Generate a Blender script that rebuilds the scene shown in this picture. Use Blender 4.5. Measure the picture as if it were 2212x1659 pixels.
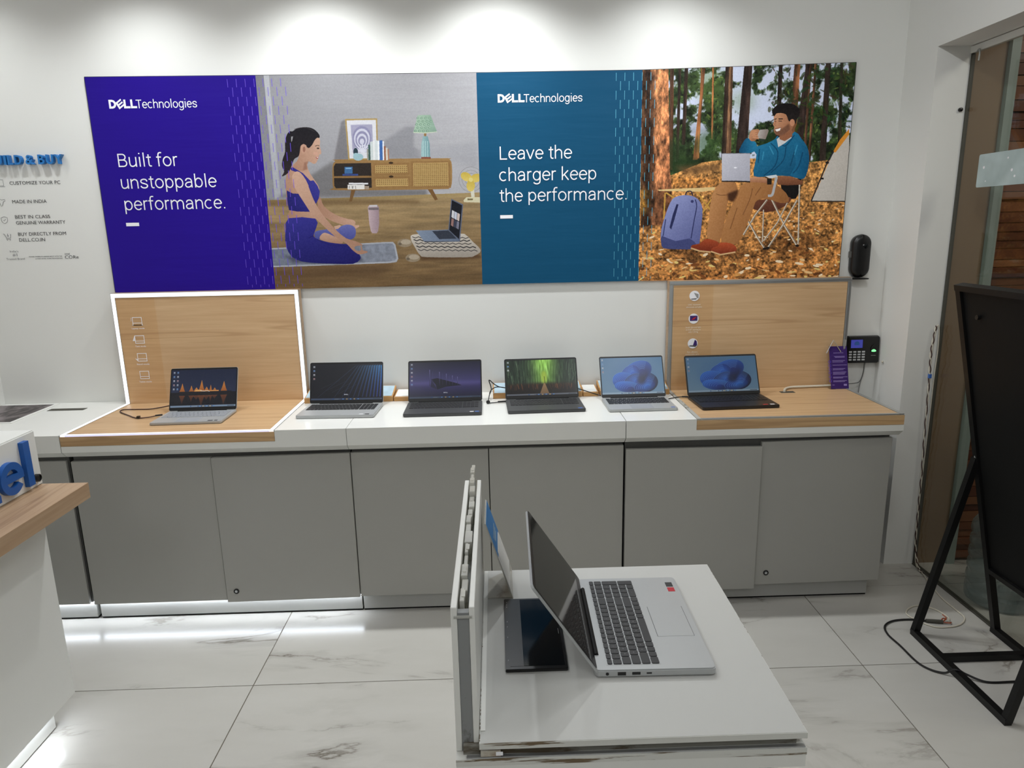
import bpy, bmesh, math, random
import numpy as np
from mathutils import Matrix, Vector

# ------------------------------------------------------------------ clear
for o in list(bpy.data.objects):
    bpy.data.objects.remove(o, do_unlink=True)
scene = bpy.context.scene
COL = scene.collection

# ------------------------------------------------------------------ camera
def make_camera(loc, pitch, yaw, roll, f_px, w_px=2212.0):
    p, y, r = (math.radians(a) for a in (pitch, yaw, roll))
    fw = Vector((math.sin(y) * math.cos(p), math.cos(y) * math.cos(p), -math.sin(p)))
    rt = Vector((math.cos(y), -math.sin(y), 0))
    up = rt.cross(fw)
    r2 = math.cos(r) * rt + math.sin(r) * up
    u2 = -math.sin(r) * rt + math.cos(r) * up
    m = Matrix((r2, u2, -fw)).transposed().to_4x4()
    m.translation = loc
    cd = bpy.data.cameras.new('camera')
    cd.sensor_fit = 'HORIZONTAL'
    cd.sensor_width = 36.0
    cd.lens = f_px / w_px * 36.0
    cd.clip_start = 0.05
    co = bpy.data.objects.new('camera', cd)
    co.matrix_world = m
    COL.objects.link(co)
    scene.camera = co
make_camera((0, -3.5059, 1.7369), 12.7014, 1.1452, -1.18, 1500.55)

# ------------------------------------------------------------------ light and exposure
scene.view_settings.view_transform = 'Standard'
scene.view_settings.look = 'None'
scene.view_settings.exposure = 0.0
scene.view_settings.gamma = 1.0
scene.view_settings.use_curve_mapping = False
try:
    scene.cycles.use_denoising = True
    scene.cycles.max_bounces = 8
    scene.cycles.diffuse_bounces = 4
    scene.cycles.glossy_bounces = 4
    scene.cycles.transparent_max_bounces = 16
    scene.cycles.sample_clamp_indirect = 6.0
    scene.cycles.caustics_reflective = False
    scene.cycles.caustics_refractive = False
except Exception:
    pass
world = bpy.data.worlds.new('world')
scene.world = world
world.use_nodes = True
world.node_tree.nodes['Background'].inputs[0].default_value = (0.02, 0.02, 0.022, 1)
world.node_tree.nodes['Background'].inputs[1].default_value = 1.0

CEIL = 3.00
def spot(name, x, y, watts, size=131, blend=1.0, col=(0.97, 1.0, 1.015), z=CEIL - 0.012, r=0.035):
    l = bpy.data.lights.new(name, 'SPOT')
    l.energy = watts
    l.spot_size = math.radians(size)
    l.spot_blend = blend
    l.shadow_soft_size = r
    l.color = col
    o = bpy.data.objects.new(name, l)
    o.location = (x, y, z)
    COL.objects.link(o)
def panel_light(name, x, y, watts, size=0.58, col=(0.975, 0.995, 1.02)):
    l = bpy.data.lights.new(name, 'AREA')
    l.shape = 'SQUARE'
    l.size = size
    l.energy = watts
    l.color = col
    o = bpy.data.objects.new(name, l)
    o.location = (x, y, CEIL - 0.012)
    COL.objects.link(o)
# downlights recessed in the ceiling along the back wall
for x, w in ((-2.36, 20), (-1.58, 37), (-0.77, 62), (0.03, 70), (0.83, 40)):
    spot('wall_downlight', x, -0.38, w)
# fill spot added to brighten the right end of the wall
spot('right_wall_fill', 1.0, -1.9, 40, 80, 1.0)
tk = COL.objects['right_wall_fill']
tk.rotation_euler = (Vector((1.75, 0, 2.0)) - tk.location).to_track_quat('-Z', 'Y').to_euler()
# fill light added to brighten the space beyond the glass
l = bpy.data.lights.new('corridor_fill', 'AREA'); l.size = 0.5; l.energy = 17; l.color = (1.0, 0.95, 0.88)
lo = bpy.data.objects.new('corridor_fill', l); lo.location = (2.9, -1.5, CEIL - 0.02); COL.objects.link(lo)
# lighting panels over the shop floor
for x, y, w in ((-1.2, -1.15, 6.2), (0.25, -1.15, 5), (-1.1, -2.6, 4.8), (1.2, -2.3, 6), (-1.3, -4.1, 10.5), (0.8, -4.2, 10.5)):
    panel_light('ceiling_panel_light', x, y, w)

# ------------------------------------------------------------------ colour and material helpers
def lin(c):
    c = c / 255.0
    return c / 12.92 if c <= 0.04045 else ((c + 0.055) / 1.055) ** 2.4
def rgb(c):
    return (lin(c[0]), lin(c[1]), lin(c[2]), 1.0)

MATS = {}
def base_mat(name):
    m = bpy.data.materials.new(name)
    m.use_nodes = True
    nt = m.node_tree
    b = nt.nodes['Principled BSDF']
    MATS[name] = m
    return m, nt, b
def N(nt, kind, **kw):
    n = nt.nodes.new(kind)
    for k, v in kw.items():
        setattr(n, k, v)
    return n
def mix_rgb(nt, fac, a, b, mode='MIX'):
    n = N(nt, 'ShaderNodeMix', data_type='RGBA', blend_type=mode)
    for sock, val in ((n.inputs[0], fac), (n.inputs[6], a), (n.inputs[7], b)):
        if hasattr(val, 'is_output'):
            nt.links.new(val, sock)
        else:
            sock.default_value = val
    return n.outputs[2]
def ramp(nt, src, p0, p1, c0=(0, 0, 0, 1), c1=(1, 1, 1, 1)):
    r = N(nt, 'ShaderNodeValToRGB')
    r.color_ramp.elements[0].position = p0
    r.color_ramp.elements[1].position = p1
    r.color_ramp.elements[0].color = c0
    r.color_ramp.elements[1].color = c1
    nt.links.new(src, r.inputs[0])
    return r.outputs[0]
def coords(nt, scale=(1, 1, 1), kind='Object', loc=(0, 0, 0)):
    tc = N(nt, 'ShaderNodeTexCoord')
    mp = N(nt, 'ShaderNodeMapping')
    mp.inputs['Scale'].default_value = scale
    mp.inputs['Location'].default_value = loc
    nt.links.new(tc.outputs[kind], mp.inputs[0])
    return mp.outputs[0]
def noise(nt, vec, scale, detail=4, rough=0.55, dist=0.0):
    n = N(nt, 'ShaderNodeTexNoise')
    n.inputs['Scale'].default_value = scale
    n.inputs['Detail'].default_value = detail
    n.inputs['Roughness'].default_value = rough
    n.inputs['Distortion'].default_value = dist
    nt.links.new(vec, n.inputs['Vector'])
    return n.outputs['Fac']
def bump(nt, b, height, strength=0.1, dist=0.01):
    n = N(nt, 'ShaderNodeBump')
    n.inputs['Strength'].default_value = strength
    n.inputs['Distance'].default_value = dist
    nt.links.new(height, n.inputs['Height'])
    nt.links.new(n.outputs[0], b.inputs['Normal'])
def plain(name, c, rough=0.5, metal=0.0, vary=0.05, scale=14, spec=0.5, bmp=0.0):
    """painted or moulded surface: one colour with faint procedural mottling"""
    m, nt, b = base_mat(name)
    v = coords(nt)
    f = noise(nt, v, scale)
    k = rgb(c)
    lo = tuple(x * (1 - vary) for x in k[:3]) + (1,)
    hi = tuple(min(1, x * (1 + vary)) for x in k[:3]) + (1,)
    nt.links.new(mix_rgb(nt, f, lo, hi), b.inputs['Base Color'])
    b.inputs['Roughness'].default_value = rough
    b.inputs['Metallic'].default_value = metal
    b.inputs['Specular IOR Level'].default_value = spec
    if bmp:
        bump(nt, b, noise(nt, v, scale * 12), bmp)
    return m
def glow(name, c, strength):
    m, nt, b = base_mat(name)
    b.inputs['Base Color'].default_value = (0.8, 0.8, 0.8, 1)
    b.inputs['Emission Color'].default_value = rgb(c)
    b.inputs['Emission Strength'].default_value = strength
    return m
def oak(name, c_lo, c_hi, c_line, grain=(1.3, 26, 26), along='x'):
    """oak laminate with the grain running along x (or y)"""
    m, nt, b = base_mat(name)
    _coords = globals()['coords']
    def coords(nt, sc, loc=(0, 0, 0)):
        return _coords(nt, sc if along == 'x' else (sc[1], sc[0], sc[2]), loc=loc)
    v = coords(nt, grain)
    n1 = noise(nt, v, 1.6, 6, 0.62, 0.25)
    n2 = noise(nt, coords(nt, (2.2, 120, 120)), 1.0, 4, 0.6)
    c1 = mix_rgb(nt, ramp(nt, n1, 0.3, 0.72), rgb(c_lo), rgb(c_hi))
    c2 = mix_rgb(nt, ramp(nt, n2, 0.45, 0.75, (0, 0, 0, 1), (0.45, 0.45, 0.45, 1)), c1, rgb(c_lo))
    n3 = noise(nt, coords(nt, (0.42, 10, 10), loc=(3, 1, 2)), 1.0, 2, 0.5, 0.25)
    d = N(nt, 'ShaderNodeMath', operation='SUBTRACT')
    d.inputs[1].default_value = 0.5
    nt.links.new(n3, d.inputs[0])
    a = N(nt, 'ShaderNodeMath', operation='ABSOLUTE')
    nt.links.new(d.outputs[0], a.inputs[0])
    ln = ramp(nt, a.outputs[0], 0.003, 0.016, (0.6, 0.6, 0.6, 1), (0, 0, 0, 1))
    c3 = mix_rgb(nt, ln, c2, rgb(c_line))
    nt.links.new(c3, b.inputs['Base Color'])
    b.inputs['Roughness'].default_value = 0.42
    bump(nt, b, n2, 0.04, 0.002)
    return m
def worn(name, c, dirt, amount=0.56, scale=(9, 60, 60), rough=0.4, band=0.06):
    """white laminate chipped down to brown board in streaks"""
    m, nt, b = base_mat(name)
    f = noise(nt, coords(nt, scale), 1.0, 5, 0.65, 0.3)
    g = noise(nt, coords(nt, (2.5, 2.5, 2.5), loc=(7, 2, 4)), 1.0, 2)
    s = N(nt, 'ShaderNodeMath', operation='MULTIPLY')
    nt.links.new(f, s.inputs[0])
    nt.links.new(ramp(nt, g, 0.35, 0.65, (0.7, 0.7, 0.7, 1), (1.1, 1.1, 1.1, 1)), s.inputs[1])
    k = ramp(nt, s.outputs[0], amount, amount + band)
    nt.links.new(mix_rgb(nt, k, rgb(c), rgb(dirt)), b.inputs['Base Color'])
    b.inputs['Roughness'].default_value = rough
    return m
def marble(name):
    m, nt, b = base_mat(name)
    tc = N(nt, 'ShaderNodeTexCoord')
    oi = N(nt, 'ShaderNodeObjectInfo')
    mu = N(nt, 'ShaderNodeVectorMath', operation='SCALE')
    cb = N(nt, 'ShaderNodeCombineXYZ')
    for i, k in enumerate((31.0, 17.0, 5.0)):
        q = N(nt, 'ShaderNodeMath', operation='MULTIPLY')
        q.inputs[1].default_value = k
        nt.links.new(oi.outputs['Random'], q.inputs[0])
        nt.links.new(q.outputs[0], cb.inputs[i])
    ad = N(nt, 'ShaderNodeVectorMath', operation='ADD')
    nt.links.new(tc.outputs['Object'], ad.inputs[0])
    nt.links.new(cb.outputs[0], ad.inputs[1])
    mp = N(nt, 'ShaderNodeMapping')
    mp.inputs['Rotation'].default_value = (0, 0, 0.95)
    mp.inputs['Scale'].default_value = (0.8, 2.4, 1)
    nt.links.new(ad.outputs[0], mp.inputs[0])
    v = mp.outputs[0]
    n1 = noise(nt, v, 1.15, 8, 0.58, 0.55)
    d = N(nt, 'ShaderNodeMath', operation='SUBTRACT'); d.inputs[1].default_value = 0.5
    nt.links.new(n1, d.inputs[0])
    a = N(nt, 'ShaderNodeMath', operation='ABSOLUTE'); nt.links.new(d.outputs[0], a.inputs[0])
    vein = ramp(nt, a.outputs[0], 0.0, 0.017, (1, 1, 1, 1), (0, 0, 0, 1))
    soft = ramp(nt, a.outputs[0], 0.0, 0.07, (0.35, 0.35, 0.35, 1), (0, 0, 0, 1))
    mk = ramp(nt, noise(nt, v, 1.7, 3, 0.5), 0.48, 0.63)
    tot = mix_rgb(nt, 1.0, mix_rgb(nt, 1.0, vein, soft, 'LIGHTEN'), mk, 'MULTIPLY')
    cloud = mix_rgb(nt, noise(nt, v, 2.5, 4), rgb((180, 177, 170)), rgb((195, 193, 187)))
    nt.links.new(mix_rgb(nt, tot, cloud, rgb((112, 106, 96))), b.inputs['Base Color'])
    b.inputs['Roughness'].default_value = 0.2
    return m
def clear(name, tint, gloss=0.12, rough=0.02, milky=None, edge=0.55):
    """clear sheet: tinted see-through with a mirror sheen (cheap and noise free)"""
    m, nt, b = base_mat(name)
    nt.nodes.remove(b)
    out = nt.nodes['Material Output']
    t = N(nt, 'ShaderNodeBsdfTransparent'); t.inputs[0].default_value = rgb(tint)
    g = N(nt, 'ShaderNodeBsdfGlossy'); g.inputs['Roughness'].default_value = rough
    base = t.outputs[0]
    if milky:
        d = N(nt, 'ShaderNodeBsdfDiffuse'); d.inputs[0].default_value = rgb(milky[0])
        nz = noise(nt, coords(nt), 9, 2)
        mm = N(nt, 'ShaderNodeMixShader')
        nt.links.new(ramp(nt, nz, 0.2, 0.8, (milky[1] * .8,) * 3 + (1,), (min(1, milky[1] * 1.2),) * 3 + (1,)), mm.inputs[0])
        nt.links.new(t.outputs[0], mm.inputs[1]); nt.links.new(d.outputs[0], mm.inputs[2])
        base = mm.outputs[0]
    lw = N(nt, 'ShaderNodeLayerWeight'); lw.inputs[0].default_value = 0.5
    pw = N(nt, 'ShaderNodeMath', operation='POWER'); pw.inputs[1].default_value = 4.0
    nt.links.new(lw.outputs['Facing'], pw.inputs[0])
    ml = N(nt, 'ShaderNodeMath', operation='MULTIPLY_ADD'); ml.inputs[1].default_value = edge; ml.inputs[2].default_value = gloss * 0.08
    nt.links.new(pw.outputs[0], ml.inputs[0])
    mx = N(nt, 'ShaderNodeMixShader')
    nt.links.new(ml.outputs[0], mx.inputs[0]); nt.links.new(base, mx.inputs[1]); nt.links.new(g.outputs[0], mx.inputs[2])
    nt.links.new(mx.outputs[0], out.inputs[0])
    return m

plain('wall_paint', (226, 226, 222), 0.62, vary=0.012, scale=3, bmp=0.02)
plain('ceiling_paint', (232, 232, 230), 0.7, vary=0.01)
plain('grout', (96, 88, 74), 0.8, vary=0.2, scale=30)
marble('marble')
plain('white_laminate', (226, 226, 221), 0.2, vary=0.012)
plain('white_matt', (222, 222, 217), 0.4, vary=0.015)
plain('table_laminate', (188, 188, 184), 0.5, vary=0.012)
plain('grey_laminate', (158, 157, 151), 0.36, vary=0.015)
plain('grey_dark', (88, 88, 85), 0.6)
plain('plinth_grey', (170, 170, 166), 0.35, vary=0.015)
plain('black', (14, 14, 15), 0.35)
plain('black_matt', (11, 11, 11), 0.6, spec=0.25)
plain('black_metal', (12, 12, 12), 0.42, vary=0.1, spec=0.35)
plain('gasket', (70, 68, 60), 0.7, vary=0.15)
plain('silver', (190, 192, 194), 0.32, metal=0.85, vary=0.02, scale=60)
plain('laptop_silver', (172, 174, 174), 0.38, metal=0.25, vary=0.015, scale=60)
plain('laptop_grey', (66, 67, 68), 0.42, metal=0.2, vary=0.02, scale=60)
plain('laptop_black', (34, 33, 33), 0.4, metal=0.1, vary=0.02, scale=60)
plain('key_dark', (38, 38, 39), 0.5)
plain('key_black', (26, 26, 27), 0.45)
plain('key_silver', (150, 153, 158), 0.45)
plain('legend', (176, 178, 180), 0.6)
plain('aluminium', (176, 178, 176), 0.38, metal=0.6, vary=0.08, scale=40)
worn('aluminium_dirty', (166, 166, 160), (92, 84, 70), 0.5, (30, 18, 18), 0.45, 0.12)
oak('oak_panel', (198, 162, 122), (216, 184, 143), (180, 143, 104))
oak('oak_tray', (182, 147, 108), (199, 167, 127), (166, 130, 93))
oak('oak_edge', (184, 148, 106), (208, 174, 130), (158, 124, 86))
oak('oak_pale', (160, 130, 100), (184, 156, 126), (138, 108, 80))
oak('oak_desk', (160, 130, 100), (184, 156, 126), (138, 108, 80), along='y')
oak('pine', (176, 128, 72), (204, 158, 98), (150, 104, 56), (6, 40, 40))
worn('worn_white', (206, 206, 200), (104, 88, 64), 0.54, (6, 90, 90), 0.4, 0.05)
worn('worn_groove', (128, 126, 118), (82, 72, 56), 0.46, (14, 60, 60), 0.6, 0.14)
worn('channel_grey', (132, 134, 134), (96, 95, 92), 0.55, (30, 30, 16), 0.4, 0.1)
worn('dirty_acrylic', (188, 184, 172), (120, 92, 60), 0.5, (16, 16, 16), 0.3, 0.25)
glow('led', (250, 251, 255), 1.0)
glow('led_front', (205, 208, 255), 0.7)
glow('led_under', (236, 244, 255), 22.0)
glow('green_glow', (40, 255, 110), 1.3)
plain('sign_blue', (18, 84, 160), 0.4, vary=0.02)
plain('letter_blue', (30, 116, 186), 0.4, vary=0.02)
plain('print_black', (52, 52, 54), 0.6)
plain('print_white', (240, 240, 244), 0.5, vary=0.01)
plain('print_cream', (232, 224, 206), 0.5, vary=0.02)
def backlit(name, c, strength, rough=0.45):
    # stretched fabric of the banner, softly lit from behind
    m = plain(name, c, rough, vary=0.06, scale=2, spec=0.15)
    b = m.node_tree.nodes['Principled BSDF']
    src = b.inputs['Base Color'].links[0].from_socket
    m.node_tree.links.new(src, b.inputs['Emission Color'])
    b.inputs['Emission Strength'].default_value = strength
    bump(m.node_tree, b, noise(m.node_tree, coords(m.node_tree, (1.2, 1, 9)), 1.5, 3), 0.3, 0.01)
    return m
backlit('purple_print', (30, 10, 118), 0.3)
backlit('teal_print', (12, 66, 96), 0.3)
plain('dash_purple', (98, 70, 204), 0.5)
plain('dash_teal', (84, 170, 196), 0.5)
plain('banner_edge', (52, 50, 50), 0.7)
plain('card_purple', (56, 30, 104), 0.45)
plain('card_blue', (28, 118, 184), 0.4)
plain('card_white', (224, 224, 220), 0.5)
plain('card_text', (150, 132, 196), 0.5)
plain('card_sky', (172, 194, 206), 0.45, vary=0.2, scale=30)
plain('sticker_red', (176, 30, 44), 0.4)
plain('sticker_white', (214, 214, 216), 0.4)
plain('sticker_blue', (60, 104, 180), 0.4)
plain('cable_black', (16, 15, 15), 0.5)
plain('cable_brown', (58, 30, 26), 0.5)
plain('cable_white', (206, 200, 184), 0.5)
plain('cable_grey', (150, 150, 148), 0.5)
plain('copper', (150, 70, 40), 0.4, vary=0.2)
plain('brown_board', (132, 106, 78), 0.6, vary=0.06, scale=3)
plain('red_brown', (110, 66, 44), 0.6, vary=0.2)
plain('strip_green', (150, 164, 158), 0.35)
plain('keypad_key', (196, 198, 200), 0.4)
plain('dark_screen', (30, 29, 28), 0.06, vary=0.02)
plain('tablet_glass', (10, 13, 15), 0.08, vary=0.02, spec=0.2)
plain('tablet_matt', (9, 9, 10), 0.3)
clear('glass', (236, 238, 235), 0.4)
clear('film', (254, 252, 249), 0.0, 0.25, edge=0.06)
clear('frosted', (200, 214, 212), 0.3, 0.3, ((190, 206, 206), 0.82))
clear('acrylic', (244, 243, 236), 1.2, 0.05, ((236, 235, 228), 0.5))
clear('acrylic_clear', (244, 244, 240), 1.0, 0.05)
clear('jug_plastic', (226, 234, 236), 1.6, 0.06, ((190, 204, 208), 0.22))

# ------------------------------------------------------------------ geometry helpers
def catmull(pts, n=8, closed=False):
    P = [Vector(p) for p in pts]
    out = []
    m = len(P)
    rng = m if closed else m - 1
    for i in range(rng):
        if closed:
            a, b, c, d = P[(i - 1) % m], P[i], P[(i + 1) % m], P[(i + 2) % m]
        else:
            a, b, c, d = P[max(i - 1, 0)], P[i], P[i + 1], P[min(i + 2, m - 1)]
        for k in range(n):
            t = k / n
            out.append(0.5 * ((2 * b) + (c - a) * t + (2 * a - 5 * b + 4 * c - d) * t * t + (3 * b - a - 3 * c + d) * t ** 3))
    if not closed:
        out.append(P[-1])
    return out
def rounded(x0, x1, y0, y1, r, n=4):
    r = min(r, (x1 - x0) / 2, (y1 - y0) / 2)
    pts = []
    for cx, cy, a0 in ((x1 - r, y1 - r, 0), (x0 + r, y1 - r, 90), (x0 + r, y0 + r, 180), (x1 - r, y0 + r, 270)):
        for k in range(n + 1):
            a = math.radians(a0 + 90 * k / n)
            pts.append((cx + r * math.cos(a), cy + r * math.sin(a)))
    return pts
def circle(cx, cy, r, n=24, ry=None):
    ry = ry or r
    return [(cx + r * math.cos(2 * math.pi * k / n), cy + ry * math.sin(2 * math.pi * k / n)) for k in range(n)]

class MB:
    """collects shapes and links them as one mesh object"""
    def __init__(self, off=(0, 0, 0)):
        self.v, self.f, self.uv = [], [], {}
        self.off = Vector(off)
    def add(self, verts, faces):
        b = len(self.v)
        self.v += [tuple(Vector(p) - self.off) for p in verts]
        self.f += [tuple(i + b for i in q) for q in faces]
        return self
    def box(self, x0, x1, y0, y1, z0, z1):
        return self.add([(x0, y0, z0), (x1, y0, z0), (x1, y1, z0), (x0, y1, z0), (x0, y0, z1), (x1, y0, z1), (x1, y1, z1), (x0, y1, z1)],
                        [(0, 3, 2, 1), (4, 5, 6, 7), (0, 1, 5, 4), (1, 2, 6, 5), (2, 3, 7, 6), (3, 0, 4, 7)])
    def prism(self, poly, axis, a, b):
        """polygon (counter-clockwise in the plane's own axes) pushed along an axis from a to b"""
        n = len(poly)
        def P(p, t):
            if axis == 'x': return (t, p[0], p[1])
            if axis == 'y': return (p[0], t, p[1])
            return (p[0], p[1], t)
        ar = sum(poly[i][0] * poly[(i + 1) % n][1] - poly[(i + 1) % n][0] * poly[i][1] for i in range(n))
        flip = (ar < 0) != (axis == 'y')
        if a > b: a, b = b, a
        vs = [P(p, a) for p in poly] + [P(p, b) for p in poly]
        fs = [tuple(reversed(range(n))), tuple(range(n, 2 * n))] + [(i, (i + 1) % n, n + (i + 1) % n, n + i) for i in range(n)]
        if flip:
            fs = [tuple(reversed(q)) for q in fs]
        return self.add(vs, fs)
    def hexa(self, q):
        """eight corners: bottom four then top four"""
        return self.add(q, [(0, 3, 2, 1), (4, 5, 6, 7), (0, 1, 5, 4), (1, 2, 6, 5), (2, 3, 7, 6), (3, 0, 4, 7)])
    def tube(self, pts, r, n=8, closed=False):
        P = [Vector(p) for p in pts]
        m = len(P)
        vs, fs = [], []
        up = None
        for i, p in enumerate(P):
            if closed: t = P[(i + 1) % m] - P[i - 1]
            else: t = P[min(i + 1, m - 1)] - P[max(i - 1, 0)]
            t.normalize()
            if up is None:
                up = Vector((0, 0, 1)) if abs(t.z) < 0.9 else Vector((1, 0, 0))
            s = t.cross(up)
            if s.length < 1e-6:
                s = t.cross(Vector((0.3, 1, 0.2)))
            s.normalize()
            up = s.cross(t).normalized()
            for k in range(n):
                a = 2 * math.pi * k / n
                vs.append(p + r * (math.cos(a) * s + math.sin(a) * up))
        for i in range(m if closed else m - 1):
            j = (i + 1) % m
            for k in range(n):
                l = (k + 1) % n
                fs.append((i * n + k, i * n + l, j * n + l, j * n + k))
        if not closed:
            fs.append(tuple(reversed(range(n))))
            fs.append(tuple(range((m - 1) * n, m * n)))
        return self.add(vs, fs)
    def bar(self, p, q, w, h=None, hint=(0, 0, 1)):
        """square bar from p to q"""
        h = h or w
        p, q = Vector(p), Vector(q)
        t = (q - p).normalized()
        s = t.cross(Vector(hint))
        if s.length < 1e-4: s = t.cross(Vector((1, 0, 0)))
        s.normalize(); u = s.cross(t).normalized()
        c = []
        for e in (p, q):
            for a, b in ((-1, -1), (1, -1), (1, 1), (-1, 1)):
                c.append(e + s * a * w / 2 + u * b * h / 2)
        return self.hexa(c)
    def lathe(self, prof, c=(0, 0, 0), n=24, axis='z'):
        vs, fs = [], []
        for r, z in prof:
            for k in range(n):
                a = 2 * math.pi * k / n
                x, y = r * math.cos(a), r * math.sin(a)
                p = {'z': (x, y, z), 'y': (x, -z, y), 'x': (z, x, y)}[axis]
                vs.append((c[0] + p[0], c[1] + p[1], c[2] + p[2]))
        for i in range(len(prof) - 1):
            for k in range(n):
                l = (k + 1) % n
                fs.append((i * n + k, i * n + l, (i + 1) * n + l, (i + 1) * n + k))
        fs.append(tuple(reversed(range(n))))
        fs.append(tuple(range((len(prof) - 1) * n, len(prof) * n)))
        return self.add(vs, fs)
    def quad_uv(self, q):
        b = len(self.f)
        self.add(q, [(0, 1, 2, 3)])
        self.uv[b] = [(0, 0), (1, 0), (1, 1), (0, 1)]
        return self
    def build(self, name, mat, parent=None, bevel=0.0, smooth=False, kind=None, label=None, seg=2):
        me = bpy.data.meshes.new(name)
        me.from_pydata([tuple(p) for p in self.v], [], self.f)
        if self.uv:
            ul = me.uv_layers.new(name='UVMap')
            for pi, poly in enumerate(me.polygons):
                if pi in self.uv:
                    for li, u in zip(poly.loop_indices, self.uv[pi]):
                        ul.data[li].uv = u
        if bevel:
            bm = bmesh.new(); bm.from_mesh(me)
            es = [e for e in bm.edges if len(e.link_faces) == 2 and e.calc_face_angle(0) > 0.5]
            bmesh.ops.bevel(bm, geom=es, offset=bevel, segments=seg, affect='EDGES', clamp_overlap=True)
            bm.to_mesh(me); bm.free()
        if smooth:
            for p in me.polygons: p.use_smooth = True
            if smooth != 'all':
                me.set_sharp_from_angle(angle=math.radians(40))
        me.materials.append(MATS[mat] if isinstance(mat, str) else mat)
        me.update()
        o = bpy.data.objects.new(name, me)
        COL.objects.link(o)
        if parent is not None: o.parent = parent
        if kind: o['kind'] = kind
        if label: o['label'] = label
        return o

def tag(o, label, cat, group=None):
    o['label'] = label
    o['category'] = cat
    if group: o['group'] = group
    return o
def thing(name, label, cat, loc=(0, 0, 0), rotz=0.0, group=None):
    o = bpy.data.objects.new(name, None)
    o.empty_display_size = 0.05
    o.location = loc
    o.rotation_euler = (0, 0, rotz)
    COL.objects.link(o)
    return tag(o, label, cat, group)
def struct(o):
    o['kind'] = 'structure'
    return o
def copy_tree(o, parent=None):
    c = o.copy()
    COL.objects.link(c)
    c.parent = parent
    for ch in list(o.children):
        copy_tree(ch, c)
    return c

# lettering: the built-in typeface turned into flat or thick mesh
_TXT = {}
def text_geo(body, bold=0.0, extrude=0.0, res=3):
    key = (body, bold, extrude, res)
    if key in _TXT: return _TXT[key]
    cu = bpy.data.curves.new('lettering', 'FONT')
    cu.body = body
    cu.size = 1.0
    cu.offset = bold
    cu.extrude = extrude
    cu.resolution_u = res
    ob = bpy.data.objects.new('lettering', cu)
    COL.objects.link(ob)
    dg = bpy.context.evaluated_depsgraph_get()
    me = bpy.data.meshes.new_from_object(ob.evaluated_get(dg), depsgraph=dg)
    v = [tuple(x.co) for x in me.vertices]
    f = [tuple(p.vertices) for p in me.polygons]
    bpy.data.objects.remove(ob, do_unlink=True)
    bpy.data.curves.remove(cu)
    bpy.data.meshes.remove(me)
    _TXT[key] = (v, f)
    return v, f
_cap = text_geo('H')
CAP = max(p[1] for p in _cap[0])
def lettering(mb, body, origin, ax, ay, width=None, cap=0.01, bold=0.0, extrude=0.0, res=3, align='left'):
    """adds a line of text: origin is the left end of the baseline, ax and ay its directions in space"""
    v, f = text_geo(body, bold, extrude / max(cap, 1e-6) * CAP if extrude else 0.0, res)
    if not v: return
    x0 = min(p[0] for p in v); x1 = max(p[0] for p in v)
    sy = cap / CAP
    sx = width / (x1 - x0) if width else sy
    ax, ay, o = Vector(ax), Vector(ay), Vector(origin)
    az = ax.cross(ay)
    sh = {'left': 0, 'center': (x1 - x0) / 2, 'right': x1 - x0}[align]
    mb.add([o + ax * ((p[0] - x0 - sh) * sx) + ay * (p[1] * sy) + az * (p[2] * sy) for p in v], f)
def stroke(mb, pts, w, to3, closed=False):
    """flat line of width w through 2D points; to3 puts a 2D point in space"""
    P = [Vector((p[0], p[1])) for p in pts]
    m = len(P)
    L, R = [], []
    for i in range(m):
        if closed: a, b = P[i - 1], P[(i + 1) % m]
        else: a, b = P[max(i - 1, 0)], P[min(i + 1, m - 1)]
        t = (b - a)
        t = t.normalized() if t.length else Vector((1, 0))
        nrm = Vector((-t.y, t.x)) * w / 2
        L.append(P[i] + nrm); R.append(P[i] - nrm)
    vs = [to3(p.x, p.y) for p in L] + [to3(p.x, p.y) for p in R]
    fs = [(m + i, m + (i + 1) % m, (i + 1) % m, i) for i in range(m if closed else m - 1)]
    mb.add(vs, fs)

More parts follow.
